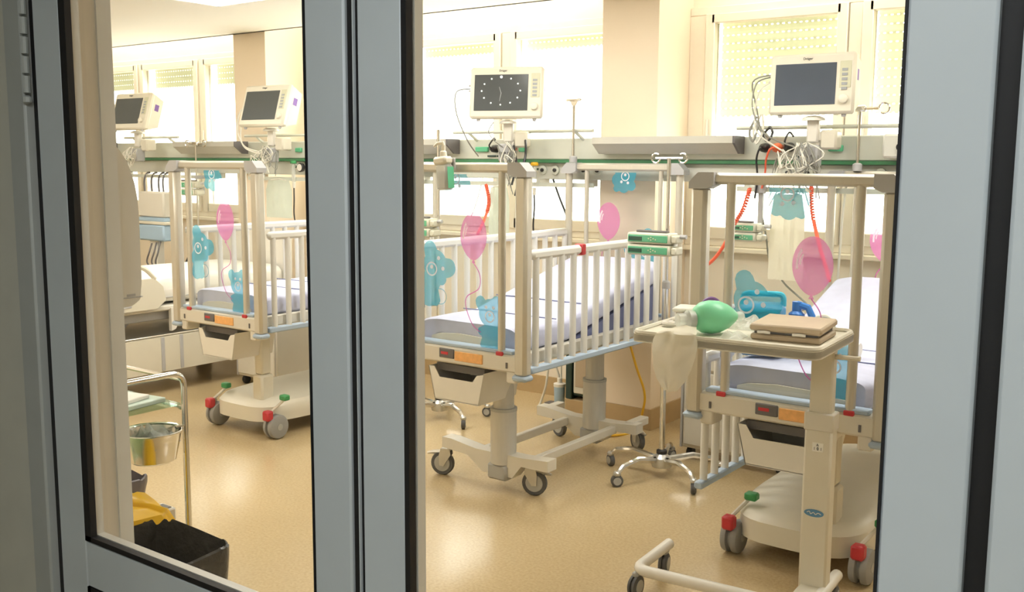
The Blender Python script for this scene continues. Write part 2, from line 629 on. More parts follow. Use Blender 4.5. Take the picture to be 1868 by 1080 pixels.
d = leaf('door_1', 'blue-grey glazed door leaf hinged on the left', -1.827, -1.027, -1.738, -1.106, .020)
m = MB()
for z in (1.62, 1.655, 1.69, 1.725, 1.76):
    m.lathe([(.0065, z), (.0065, z + .030)], 8, (-1.837, .988, 0))
m.lathe([(.003, 1.60), (.008, 1.603), (.008, 1.612), (.004, 1.615)], 8, (-1.837, .988, 0))
m.build('hinge', M_jamb, d)
m = MB()
m.box(-1.8425, -1.827, 1.003, 1.03, .01, 2.235)
m.build('edge_seal', M_seal, d)
d = leaf('door_2', 'blue-grey glazed door leaf filling the right side', -1.003, -0.203, -0.921, -0.282, .009)
m = MB()
m.box(-1.024, -1.006, 1.004, 1.028, .01, 2.235)
m.build('brush_seal', M_seal, d)
MB().box(-1.0105, -1.0085, .9995, 1.004, .01, 2.235).build('seal_lip', M_door, d)


# ------------------------------------------------------------------ windows
def slat_mesh(w):
    m = MB()
    m.box(0, w, -.004, .004, .006, .044)
    n = int(w / .032)
    for k in range(n):
        x = (k + .5) * w / n
        m.box(x - .009, x + .009, -.003, .003, -.001, .006)
    return m


def window(name, label, edges, shutter_z, frame0, frame1):
    """edges: list of (x0,x1) glass openings"""
    d = struct(name, label, 'window')
    zb, zt = 1.03, 2.36
    y0, y1 = YW - .035, YW + .04
    MB().box(frame0, frame1, y0, y1, zt - .045, zt, .004).build('window_frame', M_pvc, d)
    MB().box(frame0, frame1, y0, y1, zb, zb + .045, .004).build('window_frame', M_pvc, d)
    xs = [frame0] + [v for e in edges for v in e] + [frame1]
    for i in range(0, len(xs), 2):
        a, b = xs[i], xs[i + 1]
        lo = a if i == 0 else a + .06
        hi = b if i == len(xs) - 2 else b - .06
        if hi - lo > .02:
            MB().box(lo, hi, y0, y1, zb + .045, zt - .045, .003).build('mullion', M_pvc, d)
    for a, b in edges:
        m = MB()
        ya, yb = YW - .05, YW + .02
        gz0, gz1 = 1.14, 2.268
        m.box(a - .055, a, ya, yb, zb + .04, zt - .04, .004).box(b, b + .055, ya, yb, zb + .04, zt - .04, .004)
        m.box(a - .02, b + .02, ya, yb, gz1, zt - .042, .004).box(a - .02, b + .02, ya, yb, zb + .042, gz0, .004)
        s = m.build('sash', M_pvc, d)
        MB().box(a, b, YW - .006, YW + .004, gz0, gz1).build('pane', M_glass, s)
        m = MB()
        m.tube([(a - .025, ya - .012, 1.62), (a - .025, ya - .012, 1.74)], .007, 6)
        m.box(a - .036, a - .014, ya - .008, ya, 1.60, 1.66)
        m.build('handle', M_wht, s)
        # roller shutter slats outside the pane
        z = 2.30
        first = None
        while z > shutter_z:
            if first is None:
                first = slat_mesh(b - a + .03).build('shutter_slat', M_slat, d, (a - .015, YW + .09, z))
            else:
                inst(first, d, (a - .015, YW + .09, z))
            z -= .045
    MB().box(frame0, frame1, YW - .075, YW - .0, 1.0, 1.03, .006).build('window_sill', M_sill, d)
    return d


window('window_1', 'white window with half-lowered perforated shutter on the right',
       [(-2.53, -1.846), (-1.66, -0.98), (-0.80, -0.12)], 1.76, -2.687, .15)
window('window_2', 'bright white window behind the middle bed', [(-5.63, -4.95), (-4.765, -4.08), (-3.89, -3.20)], 2.19, -5.887, -3.04)
window('window_3', 'bright white window at the far left', [(-8.78, -8.06), (-7.92, -7.22), (-7.06, -6.38)], 2.10, -9.1, -6.24)


# ------------------------------------------------------------------ lamps
def ceiling_light(label, x0, x1, y0, y1):
    t = thing('ceiling_light', label, 'lamp', ((x0 + x1) / 2, (y0 + y1) / 2, ZC), group='ward ceiling panels')
    w, h = (x1 - x0) / 2, (y1 - y0) / 2
    m = MB()
    m.box(-w, w, -h, -h + .02, -.012, 0).box(-w, w, h - .02, h, -.012, 0).box(-w, -w + .02, -h, h, -.012, 0).box(w - .02, w, -h, h, -.012, 0)
    m.build('lamp_frame', M_wht, t)
    MB().box(-w + .02, w - .02, -h + .02, h - .02, -.008, -.001).build('diffuser', M_lamp, t)


ceiling_light('ceiling light panel cut by the top edge at the far left', -5.13, -3.93, 3.37, 3.97)
ceiling_light('added unseen ceiling light panel over the middle crib', -3.23, -2.03, 3.37, 3.97)  # out of view, added to throw more light on the pillar fronts
ceiling_light('ceiling light panel over the right bed', -1.33, -.13, 3.37, 3.97)
ceiling_light('added unseen ceiling light panel over the adult bed', -7.4, -6.2, 2.8, 3.4)  # unseen extra panel, placed here to brighten the left pillar
ceiling_light('ceiling light panel over the utility trolley', -5.13, -3.93, 1.7, 2.3)

for i, (a, b, w) in enumerate(((-8.9, -6.4, 'far left window'), (-5.8, -3.15, 'middle window'), (-2.6, .1, 'right window'))):
    t = thing('cove_light', 'white strip light hidden above the ' + w, 'lamp', ((a + b) / 2, 5.12, 2.72), group='strip lights over the windows')
    h = (b - a) / 2
    MB().box(-h, h, -.03, .03, -.03, 0, .004).build('lamp_channel', M_wht, t)
    MB().box(-h + .02, h - .02, -.022, .022, -.045, -.03).build('lamp_tube', M_cove, t)

t = thing('corridor_light', 'corridor ceiling lamp above the viewer', 'lamp', (-0.15, -.25, 2.5))
MB().box(-.62, .62, -.32, .32, -.02, 0, .004).build('lamp_frame', M_wht, t)
MB().box(-.58, .58, -.28, .28, -.03, -.02).build('diffuser', M_clamp, t)

# ================================================================== TRUNKING
t = thing('bedhead_trunking', 'long grey medical supply trunking with green stripe along the window wall', 'trunking', (-4.2, YP, 1.4))


def T(m):
    m.v = [(x + 4.2, y - YP, z - 1.4) for x, y, z in m.v]
    return m


X0, X1 = -9.0, 0.1
T(MB().box(X0, X1, 4.84, 4.948, 1.512, 1.632, .006)).build('upper_channel', M_trunk, t)
T(MB().box(X0, X1, 4.835, 4.948, 1.495, 1.512)).build('green_stripe', M_gstrip, t)
T(MB().box(X0, X1, 4.865, 4.948, 1.40, 1.495, .004)).build('lower_panel', M_trunk2, t)
for a, b in ((-9.0, -7.62), (-6.70, -5.97), (-5.0, -3.98), (-2.955, -2.127), (-1.0, .1)):
    prof = [(4.84, 1.634), (4.72, 1.634), (4.72, 1.598), (4.79, 1.545), (4.84, 1.545)]
    cn = T(MB().prism(prof, a, b - .012)).build('light_canopy', M_canopy, t, smooth=False)
    T(MB().prism(prof, b - .012, b)).build('end_cap', M_dgrey, cn, smooth=False)
for a, b in ((-7.45, -6.74), (-5.95, -5.05), (-3.995, -2.998), (-2.152, -1.15)):
    m = MB().tube([(a, 4.80, 1.672), (b, 4.80, 1.672)], .011, 6)
    rl = T(m).build('equipment_rail', M_trunk, t)
    for x in (a + .12, b - .12):
        T(MB().tube([(x, 4.80, 1.668), (x + .02, 4.815, 1.645), (x + .03, 4.85, 1.62)], .010, 6)).build('rail_bracket', M_trunk, rl)
for a, b in ((-7.6, -6.3), (-5.95, -5.0), (-4.35, -3.62), (-3.43, -3.0), (-2.15, -1.0)):
    rl = T(MB().box(a, b, 4.815, 4.825, 1.358, 1.383)).build('equipment_rail', M_trunk, t)
    for x in (a + .05, b - .05):
        T(MB().box(x - .012, x + .012, 4.82, 4.92, 1.363, 1.402)).build('rail_bracket', M_trunk2, rl)
outlet = None
for x in (-3.454, -3.372, -3.285, -3.195, -3.09, -3.0, -5.25, -5.15, -1.9, -1.8, -1.45, -1.35):
    m = MB().lathe([(.026, 0), (.026, -.012), (.018, -.014)], 14, axis='y')
    if outlet is None:
        outlet = m.build('gas_outlet', M_trunk, t, (x + 4.2, 4.865 - YP, .053))
        hub = MB().lathe([(.011, -.010), (.011, -.022), (.006, -.024)], 10, axis='y').build('outlet_valve', M_black, outlet)
    else:
        q = inst(outlet, t, (x + 4.2, 4.865 - YP, .053))
        inst(hub, q, (0, 0, 0))
# green socket blocks and sockets on the recessed sections
for x, w in ((-3.80, .095), (-3.50, .05), (-1.66, .07), (-5.42, .06)):
    T(MB().box(x - w / 2, x + w / 2, 4.822, 4.842, 1.557, 1.587, .004)).build('green_socket', M_gsock, t)
for x in (-3.73, -3.66, -1.83, -1.76):
    T(MB().box(x - .03, x + .03, 4.832, 4.842, 1.527, 1.537)).build('label_strip', M_dgreen, t)
T(MB().box(-1.42, -1.25, 4.75, 4.842, 1.525, 1.635, .01)).build('junction_box', M_trunk2, t)
T(MB().lathe([(.018, 0), (.018, -.02)], 12, (-1.335, 4.75, 1.575), 'y')).build('knob', M_black, t)


def plug(label, loc, m, cord_pts, cordm):
    p = thing('power_plug', label, 'plug', loc, group='power plugs on the trunking')
    MB().lathe([(.008, -.065), (.021, -.045), (.024, -.008), (.022, 0)], 12, axis='y').build('plug_body', m, p)
    MB().tube(spline([(0, -.06, 0)] + cord_pts), .005, 6).build('cord', cordm, p)


plug('orange power plug beside the middle clock monitor', (-3.57, 4.838, 1.575), M_plugo, [(-.01, -.09, -.01), (-.04, -.08, -.06), (-.045, -.05, -.14), (-.05, -.06, -.24)], M_hose)
plug('black power plug left of the orange plug by the clock monitor', (-3.69, 4.838, 1.575), M_black, [(.005, -.085, .02), (.02, -.06, .06), (.06, -.10, .05)], M_black)
plug('orange power plug left of the right-hand monitor stand', (-1.945, 4.838, 1.575), M_plugo, [(-.01, -.09, -.01), (-.035, -.07, -.06), (-.05, -.04, -.12), (-.06, -.05, -.2)], M_hose)
plug('black power plug under the right-hand monitor', (-1.885, 4.838, 1.578), M_black, [(.003, -.085, .03), (.01, -.05, .07), (.05, -.10, .05)], M_black)
plug('black power plug with cord hanging straight down, right bay', (-2.01, 4.838, 1.575), M_black, [(0, -.09, -.01), (-.02, -.07, -.06), (-.02, -.05, -.15), (-.03, -.05, -.25)], M_black)

# ================================================================== CRIBS
def flat(m, poly, y, off, sc, ang, clipx=None, k=1):
    """filled outline in the x/z plane, 0.8 mm thick"""
    ca, sa = math.cos(ang), math.sin(ang)
    P = []
    for u, w in poly:
        x = k * (off[0] + sc * (u * ca - w * sa))
        z = off[1] + sc * (u * sa + w * ca)
        if clipx:
            x = min(max(x, clipx[0]), clipx[1])
            z = min(max(z, clipx[2]), clipx[3])
        P.append((x, z))
    n = len(P)
    cx, cz = sum(p[0] for p in P) / n, sum(p[1] for p in P) / n
    v = [(x, y, z) for x, z in P] + [(cx, y, cz)]
    m.add(v, [(i, (i + 1) % n, n) for i in range(n)])
    return m


def circle(r, cx=0, cy=0, n=16):
    return [(cx + r * math.cos(2 * PI * k / n), cy + r * math.sin(2 * PI * k / n)) for k in range(n)]


def star_outline(circ, c0, n=72):
    pts = []
    for k in range(n):
        t = 2 * PI * k / n
        d = (math.cos(t), math.sin(t))
        best = .01
        for x, y, r in circ:
            ox, oy = x - c0[0], y - c0[1]
            b = ox * d[0] + oy * d[1]
            q = r * r - (ox * ox + oy * oy - b * b)
            if q > 0:
                best = max(best, b + math.sqrt(q))
        pts.append((c0[0] + d[0] * best, c0[1] + d[1] * best))
    return pts


def sticker_bear(parent, circ, c0, eyes, muzzle, mr, k, dz, clip, extra=None):
    """teddy outline from discs; k mirrors it, dz lowers it"""
    y, y2 = -.0035, -.0041
    P = star_outline(circ, c0)
    flat(MB(), P, y, (0, dz), 1, 0, clip, k).build('bear_sticker', M_bear, parent, smooth=False, label='cyan teddy bear sticker')
    for e in eyes:
        flat(MB(), circle(mr * .30, e[0], e[1]), y2, (0, dz), 1, 0, clip, k).build('bear_eye', M_ballhi, parent, smooth=False)

    def ring(r0, r1, cx, cy, nm, m_):
        q = []
        for p in circle(r1, cx, cy, 24) + circle(r0, cx, cy, 24):
            q.append((min(max(k * p[0], clip[0]), clip[1]), y2, min(max(p[1] + dz, clip[2]), clip[3])))
        MB().add(q, [(i, (i + 1) % 24, 24 + (i + 1) % 24, 24 + i) for i in range(24)]).build(nm, m_, parent, smooth=False)
    ring(mr * .78, mr, muzzle[0], muzzle[1], 'bear_muzzle', M_ballhi)
    flat(MB(), circle(mr * .30, muzzle[0], muzzle[1] + mr * .3, 12), y2, (0, dz), 1, 0, clip, k).build('bear_nose', M_ballhi, parent, smooth=False)
    if extra:
        ring(extra[2] - .003, extra[2], extra[0], extra[1], 'bear_paw', M_bear)


def sticker_balloon(parent, off, w, h, sgn, string):
    y = -.0035 * sgn
    poly = []
    for k in range(36):
        t = 2 * PI * k / 36
        x, z = math.cos(t), math.sin(t)
        taper = 1.0 if z > 0 else 1 - .22 * z * z
        poly.append((x * w / 2 * taper, z * h / 2))
    poly = [(x, z) for x, z in poly]
    b = flat(MB(), poly, y, off, 1, 0).build('balloon_sticker', M_ball, parent, smooth=False, label='pink balloon sticker')
    kz = off[1] - h / 2
    m = MB()
    flat(m, [(-.010, -.012), (.010, -.012), (.002, .006), (-.002, .006)], y, (off[0], kz), 1, 0)
    m.tube(spline([(off[0] + a, y, kz - .01 + c_) for a, c_ in string], 8), .0022, 4)
    m.build('balloon_string', M_ball, parent, smooth=False)
    for r0, r1, a0, a1 in ((.70, .82, 2.35, 3.3), (.56, .64, 2.45, 3.1)):
        q = []
        for rr in (r1, r0):
            for k in range(9):
                t = a0 + (a1 - a0) * k / 8
                q.append((off[0] + math.cos(t) * rr * w / 2, y - .0006 * sgn, off[1] + math.sin(t) * rr * h / 2))
        MB().add(q, [(i, i + 1, i + 10, i + 9) for i in range(8)]).build('balloon_shine', M_ballhi, parent, smooth=False)


def end_panel(c, y, z0, ztop, post_r, sgn, mirror, near):
    """posts, inner tubes, rail, acrylic sheet and stickers of one crib end"""
    hw = .345
    for sx in (-1, 1):
        if near:
            p = MB().box(sx * hw - .032, sx * hw + .032, y - .028, y + .028, z0, ztop - .03, .014).build('corner_post', M_post, c)
            MB().box(sx * hw - .037, sx * hw + .037, y - .033, y + .033, z0 - .018, z0 + .006, .008).build('post_foot', M_blu, p)
        else:
            p = MB().tube([(sx * hw, y, z0), (sx * hw, y, ztop - .03)], .021, 10).build('corner_post', M_post, c)
        prof = [(sx * (hw + .036), ztop - .038), (sx * (hw + .036), ztop - .014), (sx * (hw - .0), ztop + .022), (sx * (hw - .062), ztop + .022), (sx * (hw - .062), ztop - .024), (sx * (hw - .034), ztop - .038)]
        MB().prism(prof, y - .032, y + .032, 'y').build('corner_cap', M_cap, p, smooth=False)
    for dx in (-.228, .234):
        MB().tube([(dx, y, z0 + .02), (dx, y, ztop - .01)], .017 if near else .013, 10).build('panel_tube', M_post, c)
    MB().box(-hw + .05, hw - .05, y - .02, y + .02, ztop - .022, ztop + .020, .010).build('top_rail', M_post, c)
    pn = MB().box(-.213, .219, y - .0025, y + .0025, .70 if near else .64, ztop - .022).build('acrylic_panel', M_acryl, c)
    pn.location = (0, 0, 0)
    dz = ztop - 1.475
    k = -1 if mirror else 1
    clip = (-.212, .218, .70, ztop - .03)

    def at(dx, z):
        return (k * dx, z + dz)
    return pn, at, clip, k


def crib(name, label, cx, dz, base, left_up, matt, group='white children hospital cribs'):
    c = thing(name, label, 'crib', (cx, 3.40, 0), group=group)
    ztop = 1.475 + dz
    zb = .60 + dz
    L = 1.39
    for y, near in ((0.0, True), (L, False)):
        sgn = 1
        pn, at, clip, k = end_panel(c, y, zb, ztop, .03, sgn, not near, near)
        # stickers live on the sheet (its local origin moved to the sheet plane)
        for vtx in pn.data.vertices:
            vtx.co.y -= y
        pn.location = (0, y, 0)
        # bear hanging head-down from the top, bear leaning at the left, bear peeping at the lower right
        sticker_bear(pn, [(-.02, 1.44, .065), (.03, 1.405, .035), (-.055, 1.375, .028), (.035, 1.36, .02), (-.01, 1.37, .035)], (-.015, 1.41),
                     [(-.035, 1.39), (.005, 1.395)], (-.018, 1.425), .026, k, dz, clip)
        sticker_bear(pn, [(-.135, 1.045, .068), (-.165, 1.115, .036), (-.060, 1.035, .042), (-.16, .97, .055), (-.175, .90, .045), (-.10, .985, .03), (-.135, .89, .03)], (-.145, .995),
                     [(-.115, 1.075), (-.09, 1.03)], (-.155, 1.025), .032, k, dz, clip, (-.105, .905, .036))
        sticker_bear(pn, [(.175, .855, .062), (.122, .90, .028), (.208, .905, .028), (.19, .76, .062), (.13, .775, .022), (.15, .72, .03)], (.175, .81),
                     [(.152, .880), (.192, .880)], (.172, .84), .026, k, dz, clip)
        sticker_balloon(pn, at(.082, 1.18), .145, .205, sgn, [(0, 0), (k * .035, -.05), (k * .03, -.11), (k * -.035, -.15), (k * -.04, -.20), (k * -.005, -.27), (k * .04, -.30)])
        m = MB()
        yy = y - (.052 if near else -.03)
        # end beam of the bed frame
        ya, yb = (y - .018, y + .045) if near else (y - .06, y - .025)
        bm = MB().box(-.325, .325, ya, yb, zb + .012, zb + .088, .008).build('end_beam', M_frame, c)
        MB().box(-.30, .30, ya + .004, yb - .004, zb + .088, zb + .104, .004).build('beam_cushion', M_blu, bm)
        if near:
            for sx in (-1, 1):
                MB().box(sx * .235 - .018, sx * .235 + .018, ya - .004, ya + .02, zb + .080, zb + .098, .003).build('release_catch', M_red, bm)
            MB().box(-.098, -.014, ya - .006, ya + .004, zb + .036, zb + .078, .003).build('control_panel', M_dgrey, bm)
            MB().box(-.085, -.045, ya - .0075, ya - .005, zb + .052, zb + .064).build('warning_mark', M_red, bm)
            MB().box(-.010, .145, ya - .0045, ya + .004, zb + .030, zb + .072, .002).build('instruction_label', M_orange, bm)
            for sx in (-1, 1):
                MB().box(sx * .292 - .026, sx * .292 + .026, ya + .006, yb + .03, zb - .035, zb + .06, .006).build('beam_bracket', M_frame, bm)
                MB().box(sx * .275 - .004, sx * .275 + .004, ya - .004, ya + .004, zb + .03, zb + .055).build('pin', M_dgrey, bm)
    # bed frame side members
    for sx in (-1, 1):
        MB().box(sx * .295 - .018, sx * .295 + .018, .045, L - .06, zb + .03, zb + .085, .005).build('side_member', M_frame, c)
    MB().box(-.28, .28, .05, L - .06, zb + .055, zb + .075).build('mattress_deck', M_cap, c)
    # side gates
    bar = None
    for sx in (-1, 1):
        drop = 0 if (sx > 0 or left_up) else -.315
        g0, g1 = zb + .015 + drop, zb + .49 + drop
        x = sx * .345
        rail = MB().box(x - .017, x + .017, .055, L - .025, g1, g1 + .042, .012).build('gate_top_rail', M_bar, c)
        if sx > 0:
            MB().box(x - .021, x + .021, .42, .455, g1 - .004, g1 + .046, .004).build('gate_catch', M_red, rail)
        MB().box(x - .018, x + .018, .045, L - .025, g0 - .012, g0 + .018, .006).build('gate_bottom_rail', M_blu, c)
        for i in range(14):
            y = .092 + i * .0968
            if bar is None:
                bar = MB().tube([(0, 0, 0), (0, 0, .475)], .015, 12, cap=False).build('gate_bar', M_bar, c, (x, y, g0 + .015))
            else:
                inst(bar, c, (x, y, g0 + .015))
    # mattress
    zt = zb + .195

    def top(u):        # height of the mattress top along its length
        if matt == 'flat':
            return zt
        s0, s1, rise = matt
        return zt + max(0, min(1, (u - s0) / (s1 - s0))) * rise

    def mat_fn(th):
        def fn(u, v):
            y = .06 + u * (L - .13)
            x, z, h = 0, 0, .285
            base_z = top((y) / L) - zt
            ang = v * 2 * PI
            e = 5.0
            ca, sa = math.cos(ang), math.sin(ang)
            px = h * math.copysign(abs(ca) ** (2 / e), ca)
            pz = th / 2 * math.copysign(abs(sa) ** (2 / e), sa)
            endk = min(1, min(u, 1 - u) / .02)
            s_ = .93 + .07 * math.sqrt(endk)
            wob = .004 * mnoise.noise(Vector((px * 7, y * 6, pz * 9 + cx)))
            return (px * s_ + wob, y, zt - th / 2 + pz * s_ + base_z + wob)
        return fn
    m = MB().grid(mat_fn(.125), 60, 48)
    nu = 60
    for e0 in (0, nu):
        m.f.append(tuple(j * (nu + 1) + e0 for j in range(48)))
    mt = m.build('mattress', M_sheet, c)
    m = MB()
    for yq in (.36, .62):
        zq = top(yq / L)
        m.tube([(-.27, yq, zq + .001), (-.1, yq + .004, zq + .0025), (.1, yq - .004, zq + .001), (.27, yq, zq + .001)], .0028, 5)
    m.build('sheet_fold', M_navy, mt)
    MB().prism([(-.20, zb + .10), (.20, zb + .10), (.20, zb + .115), (.10, zb + .132), (-.05, zb + .137), (-.16, zb + .128), (-.20, zb + .115)], .046, .058, 'y').build('mattress_stop', M_cream, c, smooth=False)
    if matt != 'flat':
        s0, s1, rise = matt
        y0, y1 = s0 * L + .05, L - .09
        MB().prism([(y0, zb + .078), (y1, zb + .078), (y1, zb + .07 + rise * .98)], -.27, .27, 'x').build('backrest_wedge', M_navy, c, smooth=False)
    # rubbish tray / document bin hanging from the near beam
    zz = zb - .012
    xl, xr, yn, yf, dep = -.165, .145, -.012, .26, .145
    prof_o = [(xl, zz), (xr, zz), (xr - .03, zz - dep), (xl + .035, zz - dep)]
    bn = MB()
    # four walls and bottom, front wall with a cut-out
    cut = [(xl, zz), (xl + .03, zz), (xl + .06, zz - .045), (xr - .06, zz - .045), (xr - .04, zz - .015), (xr, zz - .005), (xr - .03, zz - dep), (xl + .035, zz - dep)]
    bn.prism(cut, yn, yn + .004, 'y')
    bn.prism(prof_o, yf - .004, yf, 'y')
    bn.add([(xl, yn, zz), (xl, yf, zz), (xl + .035, yf, zz - dep), (xl + .035, yn, zz - dep), (xl - .004, yn, zz), (xl - .004, yf, zz), (xl + .031, yf, zz - dep), (xl + .031, yn, zz - dep)],
           [(0, 1, 2, 3), (7, 6, 5, 4), (0, 4, 5, 1), (3, 2, 6, 7)])
    bn.add([(xr, yn, zz), (xr, yf, zz), (xr - .03, yf, zz - dep), (xr - .03, yn, zz - dep), (xr + .004, yn, zz), (xr + .004, yf, zz), (xr - .026, yf, zz - dep), (xr - .026, yn, zz - dep)],
           [(0, 1, 2, 3), (7, 6, 5, 4), (0, 4, 5, 1), (3, 2, 6, 7)])
    bn.box(xl + .035, xr - .03, yn, yf, zz - dep - .003, zz - dep + .002)
    d = bn.build('hanging_tray', M_wht, c, smooth=False)
    MB().box(xl + .02, xr - .02, .02, .24, zz - .02, zz + .012).build('tray_rail', M_dgrey, d)

    if base == 'columns':
        bx = .05
        for y, nm in ((.215, 'near'), (1.0, 'far')):
            cx_ = bx + .035
            cl = MB().lathe([(.060, .13), (.060, .385), (.052, .388)], 20, (cx_, y, 0)).build('lift_column', M_colm, c)
            MB().lathe([(.048, .385), (.048, zb + .05)], 20, (cx_, y, 0)).build('inner_column', M_colm, cl)
            MB().lathe([(.062, .375), (.062, .389)], 20, (cx_, y, 0)).build('column_collar', M_hub, cl)
            mid = .115 if y < .5 else .12
            prof = [(bx - .305, .150), (bx - .305, .200), (bx - .25, .200), (bx - .10, .178), (bx + .16, .178), (bx + .305, .188), (bx + .305, .138), (bx + .16, .138), (bx + .11, .075), (bx - .06, .075), (bx - .15, .140)]
            MB().prism(prof, y - .035, y + .035, 'y').build('cross_beam', M_frame, c, smooth=False)
            MB().box(cx_ - .06, cx_ + .05, y - .05, y + .05, .055, .13, .01).build('motor_housing', M_hub, c)
        for dx in (-.12, .17):
            MB().box(bx + dx - .016, bx + dx + .016, .24, .98, .125, .165, .004).build('base_rail', M_frame, c)
        for (wx, wy, a) in ((-.283, .218, 200), (.247, .236, 20), (-.224, 1.138, 160), (.262, 1.15, -30)):
            castor_fork(c, (wx, wy - .0, 0), .058, R(a))
        MB().box(bx + .22, bx + .27, 1.0, 1.16, .15, .19, .004).build('castor_arm', M_frame, c)
        MB().box(bx - .30, bx - .25, 1.0, 1.16, .15, .19, .004).build('castor_arm', M_frame, c)
    else:
        # moulded base shell
        def shell(u, v):
            t = v * 2 * PI
            e = 4.0
            ca, sa = math.cos(t), math.sin(t)
            rx = .275 * math.copysign(abs(ca) ** (2 / e), ca)
            ry = .63 * math.copysign(abs(sa) ** (2 / e), sa)
            prof = [(.82, .075), (1.0, .085), (1.0, .165), (.95, .19), (.72, .215), (.3, .232), (.0, .236)]
            f_ = u * (len(prof) - 1)
            i_ = min(int(f_), len(prof) - 2)
            a = f_ - i_
            s_ = prof[i_][0] * (1 - a) + prof[i_ + 1][0] * a
            z_ = prof[i_][1] * (1 - a) + prof[i_ + 1][1] * a
            return (rx * s_ + .0, .72 + ry * s_, z_)
        MB().grid(shell, 12, 40).build('base_shell', M_cream, c)
        cl = MB().box(.065, .15, .155, .245, .15, .33, .012).build('lift_column', M_cream, c)
        MB().box(.075, .14, .165, .235, .33, zb + .02, .010).build('inner_column', M_cream, cl)
        cl = MB().box(.065, .15, 1.1, 1.19, .15, .33, .012).build('lift_column', M_cream, c)
        MB().box(.075, .14, 1.11, 1.18, .33, zb + .02, .010).build('inner_column', M_cream, cl)
        for (wx, wy) in ((-.238, .155), (.256, .155), (-.25, 1.25), (.25, 1.25)):
            w = MB().lathe([(.0, -.036), (.050, -.036), (.062, -.032), (.066, -.024), (.066, -.010), (.05, -.006), (.05, .006), (.066, .010), (.066, .024), (.062, .032), (.050, .036), (0, .036)], 24, (0, 0, 0), 'x').build('castor_wheel', M_tyre, c, (wx, wy, .067))
            MB().lathe([(.018, -.038), (.018, .038)], 12, (0, 0, 0), 'x').build('hub', M_hub, w)
            if wy < .5:
                a = wx / abs(wx)
                q = MB().tube([(0, -.01, .075), (-.0, -.03, .085), (.0 + .05, .03, .155)], .008, 6).build('brake_lever', M_frame, w)
                MB().box(-.024, .024, -.075, -.030, .040, .095, .008).build('brake_pedal', M_red, w)
                MB().box(.035, .085, -.005, .035, .150, .180, .006).build('steer_pedal', M_green, w)
    return c


def castor_fork(parent, loc, r, a):
    w = MB().lathe([(.0, -.012), (r * .8, -.012), (r * .93, -.013), (r, -.008), (r, .008), (r * .93, .013), (r * .8, .012), (0, .012)], 24, (0, 0, 0), 'x').build('castor_wheel', M_tyre2, parent, (loc[0], loc[1], loc[2] + r), (0, 0, a + PI / 2))
    MB().lathe([(0, -.0145), (r * .66, -.0145), (r * .70, -.012), (r * .70, .012), (r * .66, .0145), (0, .0145)], 20, (0, 0, 0), 'x').build('wheel_disc', M_hub, w)
    m = MB()
    for s_ in (-1, 1):
        m.prism([(-.012, -.010), (.010, -.012), (.045, .045), (.040, .075), (-.005, .075), (-.014, .04)], s_ * .017 - .0025, s_ * .017 + .0025, 'x')
    m.box(-.02, .02, -.005, .042, .062, .078, .004)
    m.lathe([(.010, .078), (.010, .105)], 10, (0, .02, 0))
    m.build('castor_fork', M_cast, w, smooth=False)
    m = MB()
    m.tube([(0, .0, .055), (0, -.05, .050), (0, -.078, .044)], [.012, .010, .006], 6)
    m.build('brake_tab', M_cast, w)
    return w


crib('hospital_crib', 'crib with lavender mattress raised at the head, twin-column base, behind the infusion pump pole', -2.80, 0.0, 'columns', True, (.32, .95, .20))
crib('hospital_crib', 'crib seen at the far left beside the white adult bed, moulded base', -4.475, 0.0, 'shell', True, 'flat')
crib('hospital_crib', 'crib at the right with its side gate lowered, behind the overbed table', -1.31, -.03, 'shell', False, (.45, 1.0, .24))


